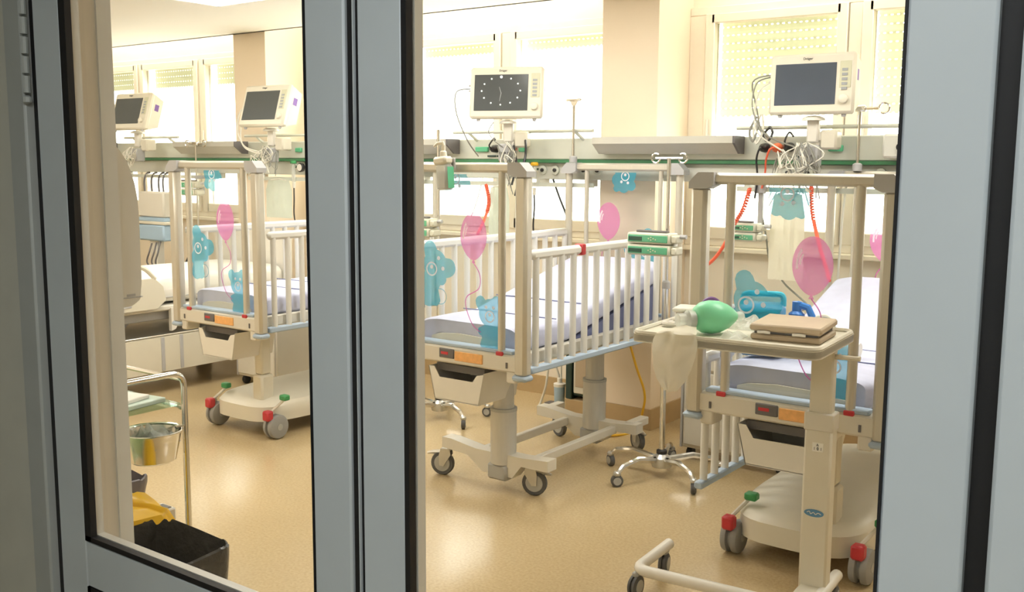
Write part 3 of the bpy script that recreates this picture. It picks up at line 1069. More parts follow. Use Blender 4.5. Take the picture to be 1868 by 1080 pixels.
# ================================================================== MONITORS
def monitor(label, loc, yaw, tilt, w, h, screen, clock, cables, extra=()):
    """loc = centre of the front face"""
    t = thing('patient_monitor', label, 'monitor', (loc[0], loc[1], loc[2] - h / 2 - .07), yaw, 'patient monitors on the trunking')
    zc = h / 2 + .07
    rot = (tilt, 0, 0)
    lc = (0, 0, zc)
    D = .13
    b = MB()
    b.box(-w / 2, w / 2, 0, .045, -h / 2, h / 2, .012)
    b.prism([(.045, -h / 2 + .006), (.045, h / 2 - .004), (D, h / 2 - .03), (D, -h / 2 + .05)], -w / 2 + .012, w / 2 - .012)
    body = b.build('monitor_case', M_mon, t, lc, rot)
    sw0, sw1 = -w / 2 + .028, w / 2 - .085
    MB().box(sw0, sw1, -.002, .006, -h / 2 + .042, h / 2 - .045, .001).build('screen', screen, body)
    MB().box(sw1 + .015, w / 2 - .018, -.002, .004, -h / 2 + .115, h / 2 - .04, .002).build('button_strip', M_btn, body)
    for k in range(5):
        MB().box(sw1 + .026, w / 2 - .034, -.0045, .0, h / 2 - .085 - k * .021, h / 2 - .073 - k * .021).build('button', M_btn2, body)
    MB().lathe([(.021, -.002), (.020, -.018), (.015, -.021), (0, -.021)], 16, (w / 2 - .045, 0, -h / 2 + .065), 'y').build('rotary_knob', M_mon, body)
    text_part('Dräger', .016, M_text, body, (-.02, -.0012, h / 2 - .024), (PI / 2, 0, 0))
    MB().box(w / 2 - .014, w / 2 - .0112, .065, .10, .02, .07).build('side_label', M_purp_l, body)
    for sx in (-1, 1):
        MB().lathe([(.010, -.012), (.012, 0)], 8, (sx * (w / 2 - .05), .03, -h / 2), 'z').build('rubber_foot', M_cap, body)
    if clock:
        for k in range(12):
            a = k * PI / 6
            r = .0075 if k == 0 else .0045
            MB().lathe([(r, 0), (r, -.0012), (0, -.0014)], 8, ((sw0 + sw1) / 2 + .112 * math.sin(a), -.0025, .008 + .078 * math.cos(a)), 'y').build('clock_dot', M_dot, body)
        MB().tube([((sw0 + sw1) / 2 - .01, -.003, .03), ((sw0 + sw1) / 2 + .002, -.003, -.005), ((sw0 + sw1) / 2 - .006, -.003, -.05)], [.0015, .0022, .0012], 5).build('clock_hand', M_btn2, body)
    # stand down to the trunking
    m = MB()
    m.lathe([(.055, -.012), (.05, 0), (.028, .01)], 16, (0, .06, .075 - .02))
    m.build('swivel_plate', M_wht, t)
    MB().box(-.028, .028, .045, .085, -.06, .05, .008).build('stand_neck', M_wht, t)
    MB().box(.03, .11, .06, .15, -.09, .0, .01).build('stand_clamp', M_cream, t)
    MB().tube([(.03, .065, -.03), (.03, .14, -.03), (.0, .17, -.06)], .018, 10).build('stand_arm', M_wht, t)
    pod = MB().box(-.05, .035, .02, .10, -.17, -.07, .008).build('cable_pod', M_cap, t)
    for sx in (-.035, -.01, .015):
        MB().lathe([(.006, 0), (.006, .018)], 8, (sx, .02 - .018, -.12), 'y').build('pod_connector', M_dgrey, pod)
    for k in range(2):
        MB().lathe([(.006, -.02), (.006, .0)], 8, (-w / 2 - .0, .05, .05 - k * .03), 'x').build('side_connector', M_cap, body)
    for pts, m_, r in cables:
        MB().tube(spline(pts, 6), r, 6).build('cable', m_, t)
    return t


def tangle(seed, n, cx, cy, cz, w, h, down):
    """loops of lead wires hanging from the cable pod"""
    rnd = random.Random(seed)
    out = []
    for k in range(n):
        a = rnd.uniform(-.03, .03)
        x1 = cx + rnd.uniform(-w, w)
        x2 = cx + rnd.uniform(-w, w)
        m_ = rnd.choice((M_cab_w, M_cab_w, M_cab_g, M_post))
        out.append(([(cx + a, cy, cz), (x1, cy - rnd.uniform(.01, .06), cz - h * rnd.uniform(.3, .6)), (x2, cy - rnd.uniform(0, .05), cz - h * rnd.uniform(.6, 1)),
                     (cx + rnd.uniform(-w, w), cy - .01, cz - h * rnd.uniform(.1, .5)), (x2 + rnd.uniform(-.04, .04), cy - .02, cz - h - rnd.uniform(0, down))], m_, .0028))
    return out


MW, MH = .43, .305
monitor('patient monitor showing a ring of clock dots', (-3.465, 4.62, 1.885), R(22), R(-8), .425, .29, M_scr, True,
        [([(-.22, .05, .24), (-.30, .03, .22), (-.29, .0, .10), (-.22, -.02, -.05), (-.19, .10, -.14)], M_cab_g, .004),
         ([(-.08, .03, .05), (-.10, .0, .0), (-.07, .0, -.05), (-.02, .02, -.09)], M_cab_g, .003),
         ([(.10, .06, -.05), (.12, -.02, -.14), (.09, -.05, -.28), (.07, -.05, -.36)], M_black, .007),
         ([(.04, .03, -.08), (.07, -.03, -.18), (.05, -.05, -.30)], M_black, .006)] + tangle(1, 9, 0.02, .0, -.06, .07, .2, .1))
monitor('patient monitor in front of the perforated shutter at the right', (-1.715, 4.62, 1.862), R(3), R(-3), .395, .275, M_scrb, False,
        [([(-.20, .05, .25), (-.27, .03, .22), (-.275, .0, .10), (-.20, -.02, -.02), (-.06, -.01, -.08)], M_cab_g, .004),
         ([(-.20, .05, .23), (-.26, .04, .18), (-.27, .02, .06), (-.24, .0, -.02), (-.10, .0, -.11)], M_cab_w, .004),
         ([(-.20, .05, .26), (-.30, .06, .23), (-.29, .10, .10), (-.27, .13, -.03)], M_cab_g, .004),
         ([(-.31, .155, .07), (-.33, .12, .0), (-.31, .11, -.05), (-.29, .11, .0), (-.30, .155, .07)], M_cab_g, .006),
         ([(-.29, .155, .08), (-.31, .12, .0), (-.29, .11, -.06), (-.26, .11, .0), (-.28, .155, .08)], M_cab_w, .006),
         ([(-.24, .155, .02), (-.26, .12, -.02), (-.235, .11, -.05), (-.215, .12, -.01), (-.24, .155, .02)], M_black, .006)] + tangle(2, 13, -.03, .0, -.06, .12, .18, .12))
monitor('patient monitor tilted down in front of the left pillar', (-5.50, 4.60, 1.87), R(2), R(-17), .44, .29, M_scr, False,
        [([(-.20, .05, .22), (-.27, .03, .18), (-.27, .0, .05), (-.18, -.02, -.06), (-.05, .0, -.10)], M_cab_w, .005),
         ([(-.20, .05, .20), (-.25, .03, .12), (-.24, .0, .0), (-.16, -.02, -.08), (.0, .0, -.12)], M_cab_w, .005)] + tangle(3, 9, .0, .0, -.06, .14, .16, .06))
monitor('patient monitor partly hidden by the towel dispenser, leftmost', (-7.06, 4.60, 1.87), R(2), R(-17), .44, .29, M_scr, False,
        tangle(4, 7, .0, .0, -.06, .08, .14, .05))


# ================================================================== INFUSION PUMPS AND POLES
def pump(label, loc, rz, n=2, w=.235, hh=.052):
    t = thing('infusion_pump', label, 'infusion pump', loc, rz, 'syringe pumps in stacked pairs')
    for k in range(n):
        z0 = k * (hh + .004)
        c = MB().box(-w / 2, w / 2 - .03, 0, .09, z0, z0 + hh, .006).build('pump_case', M_pumpc, t)
        MB().box(-w / 2 + .006, w / 2 - .04, -.003, .004, z0 + .008, z0 + hh - .010, .002).build('front_panel', M_pump, c)
        MB().box(-w / 2 + .010, -w / 2 + .080, -.0045, 0, z0 + .014, z0 + hh - .018, .001).build('display', M_pumpd, c)
        for i, (a, b) in enumerate(((0, 0), (.012, .006), (.012, -.006), (.024, 0), (.036, -.004))):
            MB().lathe([(.0035, 0), (.0035, -.005)], 6, (-.01 + a, 0, z0 + hh / 2 + b), 'y').build('key', M_btn, c)
        MB().box(w / 2 - .03, w / 2, .01, .08, z0 + .006, z0 + hh - .008, .006).build('syringe_holder', M_pumpc, c)
    MB().box(w / 2 - .075, w / 2 - .055, .088, .125, .01, hh + .03, .004).build('pole_clamp', M_cap, t)
    MB().tube([(w / 2 - .0, .05, hh * 2 - .01), (w / 2 + .03, .05, hh * 2 - .01)], .010, 8).build('clamp_knob', M_cap, t)
    MB().box(-w / 2 + .03, w / 2 - .06, .03, .06, n * (hh + .004) - .004, n * (hh + .004) + .006, .003).build('carry_handle', M_dgrey, t)
    return t


def iv_pole(label, loc, rz, height, hook=True, legs=(180, 252, 329, 36, 108), rad=.275, wheels=True, hw=.07):
    t = thing('iv_pole', label, 'drip stand', loc, rz, 'wheeled drip stands')
    hubz = .085
    MB().lathe([(.045, hubz - .035), (.05, hubz - .02), (.045, hubz + .01), (.022, hubz + .03)], 16).build('base_hub', M_cast, t)
    MB().lathe([(.026, hubz + .03), (.026, hubz + .045), (.016, hubz + .05)], 14).build('hub_collar', M_black, t)
    MB().tube([(0, 0, hubz), (0, 0, height * .62)], .0135, 12).build('lower_pole', M_chrome, t)
    MB().tube([(0, 0, height * .62), (0, 0, height)], .0095, 10).build('upper_pole', M_chrome, t)
    MB().lathe([(.019, height * .62 - .03), (.019, height * .62), (.012, height * .62 + .008)], 12).build('height_clamp', M_cap, t)
    for a in legs:
        ca, sa = math.cos(R(a)), math.sin(R(a))
        lg = MB().tube([(ca * .03, sa * .03, hubz), (ca * rad * .55, sa * rad * .55, hubz + .022), (ca * rad * .9, sa * rad * .9, hubz + .005), (ca * rad, sa * rad, hubz - .02)], [.017, .015, .013, .012], 8).build('leg', M_chrome, t)
        w = MB().lathe([(0, -.012), (.022, -.012), (.029, -.009), (.029, .009), (.022, .012), (0, .012)], 18, (0, 0, 0), 'x').build('castor_wheel', M_tyre2, t, (ca * rad * 1.03, sa * rad * 1.03, .029), (0, 0, R(a + 60)))
        MB().lathe([(0, -.0135), (.019, -.0135), (.019, .0135), (0, .0135)], 14, (0, 0, 0), 'x').build('wheel_disc', M_hub, w)
        MB().box(-.016, .016, -.018, .016, .020, .045, .008).build('castor_hood', M_cast, w)
    if hook:
        m = MB()
        m.tube([(-hw, 0, height), (hw, 0, height)], .005, 6)
        for sx in (-1, 1):
            m.tube([(sx * hw + .022 * math.cos(q) * sx, 0, height + .022 * math.sin(q)) for q in [PI + k * PI * 1.7 / 10 for k in range(11)]], .004, 6)
        m.build('hook_bar', M_chrome, t)
    return t


iv_pole('chrome drip stand carrying two green pumps between the cribs', (-2.229, 4.235, 0), 0, 1.52)
pump('pair of green infusion pumps on the chrome stand between the cribs', (-2.245, 4.105, 1.075), 0, 2, .25, .05)
iv_pole('drip stand half hidden by the door edge left of the middle crib', (-3.80, 4.43, 0), R(10), 1.677, hook=False)
pump('green infusion pumps cut off by the door stile', (-3.855, 4.285, 1.075), 0, 2, .26, .05)


def drip_rod(label, loc, z1, width, sy=0.0, style='bar'):
    t = thing('drip_rod', label, 'drip rod', loc, 0, 'drip rods fitted to crib corners')
    MB().tube([(0, 0, 0), (0, 0, z1)], .008, 10).build('rod', M_chrome, t)
    MB().lathe([(.022, 0), (.022, .03), (.012, .036)], 12).build('socket', M_cap, t)
    m = MB()
    if style == 'bar':
        m.box(-width, width, -.012, .012, z1 - .006, z1 + .008, .004)
        m.prism([(-.02, z1 - .006), (.02, z1 - .006), (.008, z1 - .03), (-.008, z1 - .03)], -.008, .008, 'y')
        for sx in (-1, -.6, .6, 1):
            m.tube([(sx * width * .95, 0, z1), (sx * width * .97, -.004, z1 - .02)], .003, 5)
    else:
        m.tube([(-width, 0, z1), (width, 0, z1)], .007, 8)
        for sx in (-1, 1):
            m.tube([(sx * width + sx * .024 * (1 - math.cos(q)), 0, z1 + .024 * math.sin(q)) for q in [k * 2 * PI * .85 / 12 for k in range(13)]], .005, 6)
        m.box(-.03, .03, -.014, .014, z1 - .014, z1 + .014, .006)
    m.build('hook_bar', M_chrome, t)
    return t


drip_rod('thin drip rod with flat hook plate on the middle crib corner', (-3.11, 4.774, 1.498), .34, .048)
drip_rod('drip rod with two ring hooks beside the right monitor', (-1.535, 4.774, 1.467), .285, .085, style='ring')
q = drip_rod('slim drip rod with hooks clamped to the rail behind the left crib', (-6.38, 4.69, .93), .69, .075, style='ring')
MB().box(-.016, .016, -.014, .128, .43, .455, .004).build('rail_clamp', M_cap, q)
pump('pale green infusion pumps on the slim rod behind the left crib', (-6.36, 4.57, 1.24), 0, 2, .25, .05)
pump('pair of pale green infusion pumps seen through the right crib panel', (-2.06, 4.70, 1.115), 0, 2, .19, .043)
t = thing('pump_bracket', 'grey bracket holding the pumps behind the right crib', 'bracket', (-2.02, 4.81, 1.11))
MB().box(-.012, .012, 0, .02, 0, .27, .003).build('upright', M_cap, t)
MB().box(-.03, .03, -.012, .004, .24, .285, .004).build('rail_clamp', M_cap, t)


# ================================================================== BEDSIDE CABINETS
def cabinet(label, x0, x1, y0, y1, h, handle, feet=.06):
    t = thing('bedside_cabinet', label, 'cabinet', ((x0 + x1) / 2, (y0 + y1) / 2, 0), group='bedside cabinets')
    w, d = (x1 - x0) / 2, (y1 - y0) / 2
    MB().box(-w, w, -d, d, feet, h - .02, .006).build('cabinet_body', M_frame, t)
    MB().box(-w - .01, w + .01, -d - .01, d + .01, h - .02, h, .006).build('cabinet_top', M_wht, t)
    dr = MB().box(-w + .02, w - .012, -d - .014, -d + .002, feet + .02, h * .62, .004).build('cabinet_door', M_frame, t)
    if handle:
        MB().box(w - .13, w - .03, -d - .045, -d - .012, handle - .015, handle + .018, .010).build('door_handle', M_blu, dr)
    dw = MB().box(-w + .02, w - .012, -d - .014, -d + .002, h * .64, h - .03, .004).build('drawer', M_frame, t)
    MB().box(w - .13, w - .03, -d - .02, -d - .012, h * .76, h * .76 + .01, .002).build('drawer_pull', M_cap, dw)
    MB().box(-w - .003, -w + .012, -d - .006, -d + .008, feet, h - .02, .003).build('corner_strip', M_cap, t)
    for sx in (-1, 1):
        for sy in (-1, 1):
            MB().lathe([(.0, -.014), (.026, -.014), (.029, -.008), (.029, .008), (.026, .014), (0, .014)], 16, (sx * (w - .04), sy * (d - .04), .029), 'x').build('castor_wheel', M_black, t)
            MB().box(sx * (w - .04) - .012, sx * (w - .04) + .012, sy * (d - .04) - .012, sy * (d - .04) + .012, .04, feet + .004).build('castor_stem', M_black, t)
    return t


cabinet('cream bedside cabinet with blue handle left of the right crib', -2.30, -1.74, 4.57, 4.80, .74, .30)
cabinet('cream bedside cabinet behind the left crib base', -5.49, -5.085, 4.31, 4.68, .62, 0, .03 + .03)


# ================================================================== OVERBED TABLE
tb = thing('overbed_table', 'beige overbed table on a C-shaped wheeled base before the right crib', 'table', (-1.33, 3.07, 0), R(4))
ZT = .955


def rrect(x0, x1, y0, y1, r, n=5):
    out = []
    for cx_, cy_, a0 in ((x1 - r, y1 - r, 0), (x0 + r, y1 - r, 90), (x0 + r, y0 + r, 180), (x1 - r, y0 + r, 270)):
        for k in range(n + 1):
            a = R(a0 + 90 * k / n)
            out.append((cx_ + r * math.cos(a), cy_ + r * math.sin(a)))
    return out


tx0, tx1, ty0, ty1 = -.315, .30, -.195, .245
o = MB().prism(rrect(tx0, tx1, ty0, ty1, .04), ZT - .034, ZT - .008, 'z').build('table_top', M_cream, tb)
m = MB()
path = [(x, y, ZT - .004) for x, y in rrect(tx0 + .008, tx1 - .008, ty0 + .008, ty1 - .008, .036)]
m.tube(path, .008, 6, closed=True)
m.build('raised_rim', M_cream, o)
MB().prism(rrect(tx0 - .0, tx1 + .0, ty0 - .0, ty1 + .0, .04), ZT - .030, ZT - .010, 'z').build('edge_band', M_cream, o)
cxm, cym = .237, .105
MB().box(cxm - .036, cxm + .036, cym - .024, cym + .024, .55, ZT - .034, .006).build('upper_column', M_cream, tb)
lc = MB().box(cxm - .045, cxm + .045, cym - .032, cym + .032, .095, .695, .007).build('lower_column', M_cream, tb)
MB().box(cxm - .048, cxm + .048, cym - .035, cym + .035, .64, .70, .004).build('column_sleeve', M_frame, lc)
MB().box(cxm - .017, cxm + .019, cym - .0335, cym - .030, .572, .602, .0005).build('asset_label', M_white_sheet, lc)
text_part('A', .012, M_text, lc, (cxm + .0, cym - .0345, .595), (PI / 2, 0, 0))
text_part('1 0 1', .014, M_text, lc, (cxm + .001, cym - .0345, .582), (PI / 2, 0, 0))
v = [(cxm - .002 + .032 * math.cos(2 * PI * k / 24), .365 + .0125 * math.sin(2 * PI * k / 24)) for k in range(24)]
lg = MB().prism(v, cym - .0345, cym - .031, 'y').build('maker_badge', M_logo, lc, smooth=False)
m = MB().tube(spline([(cxm - .024, cym - .0352, .366), (cxm - .016, cym - .0352, .370), (cxm - .012, cym - .0352, .362), (cxm - .003, cym - .0352, .368), (cxm + .004, cym - .0352, .362), (cxm + .012, cym - .0352, .368), (cxm + .022, cym - .0352, .364)], 4), .0013, 4)
m.build('badge_script', M_wht, lc)
MB().tube([(cxm + .03, cym - .005, ZT - .07), (cxm + .10, cym - .01, ZT - .068), (cxm + .115, cym - .01, ZT - .068)], [.009, .007, .009], 8).build('height_lever', M_cream, tb)
pts = arc_path([(-.325, .20, .10), (-.325, -.085, .10), (.275, -.085, .10), (.275, .25, .10)], .05, 6)
MB().tube(pts, .020, 12).build('base_tube', M_wht, tb)
MB().box(cxm - .04, cxm + .05, -.075, cym + .03, .085, .115, .006).build('column_foot', M_cream, tb)
for (x, y, a) in ((-.325, .17, 10), (-.325, -.07, -5), (.275, -.06, 20), (.275, .22, 5)):
    w = MB().lathe([(0, -.016), (.032, -.016), (.038, -.012), (.038, -.004), (.030, -.003), (.030, .003), (.038, .004), (.038, .012), (.032, .016), (0, .016)], 20, (0, 0, 0), 'x').build('castor_wheel', M_tyre2, tb, (x, y - .012, .039), (0, 0, R(a)))
    MB().lathe([(0, -.0175), (.024, -.0175), (.024, .0175), (0, .0175)], 16, (0, 0, 0), 'x').build('wheel_disc', M_hub, w)
    MB().box(-.012, .012, -.012, .03, .030, .052, .006).build('castor_stem', M_hub, w)


def on_table(x, y, dz=0.0):
    """table-local to world"""
    a = R(4)
    return (-1.33 + x * math.cos(a) - y * math.sin(a), 3.07 + x * math.sin(a) + y * math.cos(a), ZT - .008 + dz)


# resuscitator bag
t = thing('resuscitator_bag', 'mint green manual breathing bag with clear valve on the table', 'breathing bag', on_table(-.085, -.055), R(232))
pf = [(.012, -.085), (.022, -.075), (.040, -.05), (.052, -.02), (.055, .01), (.050, .04), (.036, .06), (.018, .068)]
m = MB().lathe([(r, h) for r, h in pf], 24, (0, 0, .056), 'x')
m.build('squeeze_bag', M_mint, t)
MB().lathe([(.018, .06), (.030, .068), (.032, .09), (.022, .10), (.022, .125), (.015, .126)], 18, (0, 0, .050), 'x').build('valve_housing', M_clear, t)
MB().lathe([(.024, .066), (.024, .086), (.010, .088)], 16, (0, 0, .050), 'x').build('valve_ring', M_hub, t)
MB().lathe([(.010, -.11), (.016, -.10), (.014, -.08)], 12, (0, 0, .056), 'x').build('inlet_valve', M_clear, t)

# draped cloth hanging over the front edge
pts_w = []
t0 = on_table(-.125, -.20)


def cloth(u, v):
    # v 0 top on the table -> 1 lower tip ; u across
    wdt = [.05, .10, .128, .130, .115, .085, .035]
    f_ = v * 6
    i_ = min(int(f_), 5)
    a = f_ - i_
    wd = wdt[i_] * (1 - a) + wdt[i_ + 1] * a
    x = (u - .5) * wd * 1.15 - .012 - .016 * v
    if v < .22:
        y = .07 - .085 * v / .22
        z = .03 - .012 * (v / .22)
    else:
        y = -.015 - .012 * math.sin((u + v) * 9) * .5
        z = .018 - (v - .22) / .78 * .185
    y += -.006 * math.sin(u * 11 + v * 3) - .012 * (1 - abs(2 * u - 1))
    z += .006 * math.sin(u * PI) if v < .3 else 0
    return (x, y, z)


o = MB().grid(cloth, 22, 30).build('plastic_sleeve', M_cloth, None, (t0[0], t0[1] - .008, t0[2]), (0, 0, R(4)))
tag(o, 'thin off-white plastic sleeve hanging over the front edge of the table', 'plastic sleeve')

# instrument tray with stacked packets on the left of the table
t = thing('instrument_tray', 'shallow white tray of packets at the left end of the table', 'tray', on_table(-.218, .075), R(4))
MB().box(-.065, .055, -.09, .10, 0, .006, .002).build('tray_floor', M_wht, t)
m = MB().tube([(x, y, .012) for x, y in rrect(-.065, .055, -.09, .10, .02)], .006, 6, closed=True)
m.build('tray_rim', M_wht, t)
for k in range(3):
    MB().box(-.05 + k * .01, .045 - k * .006, -.07 + .01 * k, .08 - .01 * k, .008 + k * .011, .018 + k * .011, .003).build('packet', (M_wht, M_frame, M_cream)[k], t, rot=(0, 0, R(6 * k - 4)))
t = thing('folded_paper', 'folded cream paper pouch lying on the instrument tray', 'paper', on_table(-.22, .09, .046), R(12))
MB().box(-.055, .065, -.05, .05, 0, .016, .006).build('pouch', M_wht, t)

t = thing('oxygen_mask', 'clear mask with purple cushion ring behind the green breathing bag', 'mask', on_table(-.185, .185), R(25))
MB().tube([(.032 * math.cos(q), 0, .045 + .036 * math.sin(q)) for q in [k * 2 * PI / 20 for k in range(20)]], .008, 8, closed=True).build('cushion_ring', M_purple, t)
MB().lathe([(.030, 0), (.024, .025), (.010, .035), (.010, .05)], 18, (0, 0, .045), 'y').build('mask_dome', M_clear, t)


def crumple(seed, w, d, h, n=18):
    def fn(u, v):
        x, y = (u - .5) * w, (v - .5) * d
        e = min(u, 1 - u, v, 1 - v) * 4
        z = h * min(1, e) * (.45 + .9 * abs(mnoise.noise(Vector((x * 28 + seed, y * 28, seed))))) + .002
        x += .012 * mnoise.noise(Vector((x * 20, y * 20 + seed, 3)))
        y += .012 * mnoise.noise(Vector((x * 20 + seed, y * 20, 7)))
        return (x, y, z)
    return MB().grid(fn, n, n)


t = crumple(3, .125, .115, .055).build('film_wrapper', M_clear, None, on_table(-.025, .125), (0, 0, R(10)), smooth=False)
tag(t, 'crumpled clear film wrapper between the green bag and the tan case', 'wrapper')
t = crumple(9, .075, .085, .03).build('film_wrapper', M_clear, None, on_table(.0, -.10), (0, 0, R(10)), smooth=False)
tag(t, 'flatter crumpled clear film wrapper nearest the table front', 'wrapper')

# tan instrument case
t = thing('instrument_case', 'flat tan plastic case of instruments at the right end of the table', 'case', on_table(.152, .02), R(4 + 2))
MB().box(-.105, .115, -.095, .11, 0, .020, .005).build('case_tray', M_tan, t)
MB().box(-.095, .105, -.085, .10, .020, .031, .001).build('case_contents', M_dgrey, t)
MB().box(-.108, .118, -.098, .112, .031, .054, .006).build('case_lid', M_tan, t, rot=(R(1.5), 0, 0))
for dx in (-.06, .05):
    MB().tube([(dx - .02, -.099, .026), (dx, -.104, .028), (dx + .02, -.099, .026)], .005, 6).build('case_latch', M_wht, t)


# ================================================================== BLUE RESPIRATOR ON THE RIGHT CRIB
t = thing('blue_respirator', 'blue portable respirator with small screen on the right crib mattress', 'respirator', (-1.487, 3.60, .772), R(20))
bd = MB().box(-.085, .085, 0, .10, 0, .20, .018).build('respirator_case', M_dev, t)
MB().box(-.075, .045, -.006, .004, .085, .175, .004).build('screen', M_scr, bd)
m = MB().box(-.082, .052, -.008, -.002, .172, .180).box(.045, .053, -.008, -.002, .078, .178)
m.build('screen_bezel', M_cyan, bd)
for k in range(4):
    MB().box(-.08 + k * .032, -.06 + k * .032, -.006, .002, .03, .055, .003).build('control_key', M_hub, bd)
MB().lathe([(.018, 0), (.016, -.02), (0, -.02)], 14, (.062, 0, .045), 'y').build('rotary_knob', M_hub, bd)
MB().tube(arc_path([(-.075, .05, .19), (-.075, .05, .235), (.075, .05, .235), (.075, .05, .19)], .02), .011, 8).build('carry_handle', M_cyan, t)
f = MB().lathe([(.032, 0), (.036, .01), (.036, .06), (.028, .075)], 16, (.125, .05, .06)).build('humidifier_chamber', M_cyan, t)
MB().lathe([(.030, .075), (.030, .105), (.018, .115), (.018, .15)], 14, (.125, .05, .06)).build('filter_cap', M_devb, f)
MB().tube([(.125, .05, .20), (.165, .04, .19), (.185, .03, .15)], .014, 8).build('elbow_port', M_devb, t)
MB().tube([(.16, .03, .05), (.20, .01, .04), (.215, 0, .035)], .015, 8).build('lower_port', M_devb, t)
MB().tube(spline([(.185, .03, .15), (.23, .03, .16), (.26, .04, .12), (.27, .05, .05)]), .009, 8).build('breathing_tube', M_cab_w, t)
MB().tube(spline([(.20, .01, .04), (.235, .02, .07), (.245, .04, .04), (.25, .06, .02)]), .009, 8).build('breathing_tube', M_cab_w, t)
t = thing('equipment_tablet', 'slim grey device standing left of the blue respirator', 'device', (-1.575, 3.475, .772), R(12))
MB().box(-.02, .02, 0, .075, 0, .20, .006).build('device_case', M_cap, t)
MB().box(-.012, .012, -.003, .002, .03, .18, .001).build('device_face', M_dgrey, t)
t = thing('rolled_towel', 'rolled white towel on the right crib mattress behind the tan case', 'towel', (-1.27, 3.84, .795))
MB().tube([(-.08, 0, 0), (0, .004, .002), (.08, 0, 0)], .028, 12).build('towel_roll', M_white_sheet, t)
MB().tube([(.04 + .0, -.029, 0), (.04, 0, .029), (.04, .02, .021)], .002, 4).build('towel_edge', M_frame, t)


# ================================================================== SANITISER ON THE MIDDLE CRIB RAIL
t = thing('sanitiser_dispenser', 'hand sanitiser bottle with pump hooked on the middle crib rail', 'dispenser', (-2.822, 3.335, 1.375), R(-6))
b = MB().box(-.036, .036, -.026, .026, 0, .115, .012).build('bottle', M_clear, t, rot=(0, R(-4), 0))
MB().box(-.030, .030, -.020, .020, .004, .085, .008).build('gel', M_cap, b)
MB().box(.0365, .038, -.018, .018, .01, .10).build('side_label', M_gsock, b)
MB().box(-.040, .040, -.030, .024, .110, .145, .010).build('holder_collar', M_cream, t, (-.004, 0, 0), (0, R(-4), 0))
m = MB().lathe([(.016, .145), (.014, .165), (.009, .170), (.009, .190)], 14, (-.012, 0, 0))
m.build('pump_neck', M_cream, t)
MB().tube([(-.012, 0, .19), (-.014, 0, .202), (-.035, -.012, .200), (-.05, -.02, .186)], [.009, .009, .007, .005], 8).build('pump_spout', M_cream, t)
MB().box(-.03, .03, .024, .0335, .09, .14, .003).build('rail_hook', M_cap, t)


# ================================================================== HOSES, LEADS, FLOWMETERS
def hose(name, label, cat, pts, r, m_, coil=None, group=None, n=8, conn=None):
    t = thing(name, label, cat, pts[0], group=group)
    p0 = Vector(pts[0])
    P = [Vector(p) - p0 for p in pts]
    path = spline(P, 10)
    if coil:
        rad, turns, frac = coil
        k_end = int(len(path) * frac)
        out = []
        seg = 10
        for i in range(k_end):
            a, b = path[i], path[i + 1]
            d = (b - a).normalized()
            u = d.cross(Vector((0, 1, 0))).normalized()
            w = d.cross(u)
            for k in range(seg):
                f_ = (i + k / seg)
                ph = 2 * PI * turns * f_ / k_end
                out.append(a.lerp(b, k / seg) + (u * math.cos(ph) + w * math.sin(ph)) * rad)
        MB().tube(out, r * .6, 5).build('coiled_section', m_, t)
        path = path[k_end:]
    MB().tube(path, r, n).build('hose_body', m_, t)
    if conn:
        MB().lathe([(r * 1.6, -.02), (r * 1.9, -.01), (r * 1.9, .012), (r, .016)], 10, tuple(P[-1])).build('connector', conn, t)
    return t


hose('air_hose', 'red coiled air hose ending above the pink balloon of the middle crib', 'hose', [(-3.728, 4.78, 1.36), (-3.66, 4.72, 1.27), (-3.61, 4.62, 1.18), (-3.57, 4.50, 1.09)], .009, M_hose, (.007, 16, .55))
hose('air_hose', 'orange air hose sweeping left to a red connector beside the right crib', 'hose', [(-2.06, 4.77, 1.371), (-2.05, 4.68, 1.277), (-2.09, 4.655, 1.193), (-2.14, 4.65, 1.084), (-2.21, 4.65, 1.00), (-2.29, 4.65, .965)], .009, M_hose, (.007, 16, .4), conn=M_red)
hose('air_hose', 'red air hose hanging behind the pink balloon of the right crib', 'hose', [(-1.744, 4.76, 1.391), (-1.71, 4.70, 1.262), (-1.622, 4.57, 1.119), (-1.555, 4.48, 1.03), (-1.52, 4.42, .985)], .009, M_hose, (.006, 14, .3))
hose('power_lead', 'black lead hanging from the gas outlets at the middle window', 'cable', [(-3.295, 4.85, 1.40), (-3.237, 4.83, 1.30), (-3.179, 4.83, 1.178), (-3.159, 4.83, 1.086), (-3.2, 4.86, .9)], .006, M_black)
hose('power_lead', 'grey lead zigzagging down behind the right crib', 'cable', [(-2.045, 4.84, 1.40), (-2.025, 4.83, 1.277), (-1.991, 4.83, 1.142), (-1.972, 4.83, 1.034), (-1.942, 4.83, .987), (-1.882, 4.83, .904), (-1.766, 4.83, .811), (-1.79, 4.83, .78)], .005, M_cab_g)
hose('power_lead', 'pale lead hanging beside the far post of the right crib', 'cable', [(-1.604, 4.84, 1.40), (-1.612, 4.83, 1.238), (-1.621, 4.83, .871), (-1.62, 4.84, .6)], .006, M_cab_w)
hose('power_lead', 'thin pale lead hanging left of the middle red hose', 'cable', [(-3.80, 4.84, 1.40), (-3.82, 4.80, 1.25), (-3.88, 4.78, 1.10), (-3.95, 4.78, .98)], .003, M_cab_w)
for i, x in enumerate((-7.207, -7.112, -7.017, -6.96)):
    hose('suction_tube', ('first', 'second', 'third', 'last')[i] + ' dark tube from the left in the row over the white and blue cart', 'tube',
         [(x, 4.855, 1.398), (x - .005, 4.825, 1.385), (x + .0, 4.80, 1.33), (x + .015, 4.795, 1.20), (x + .01, 4.80, 1.0)], .008, M_dgrey, group='dark tubes over the cart')
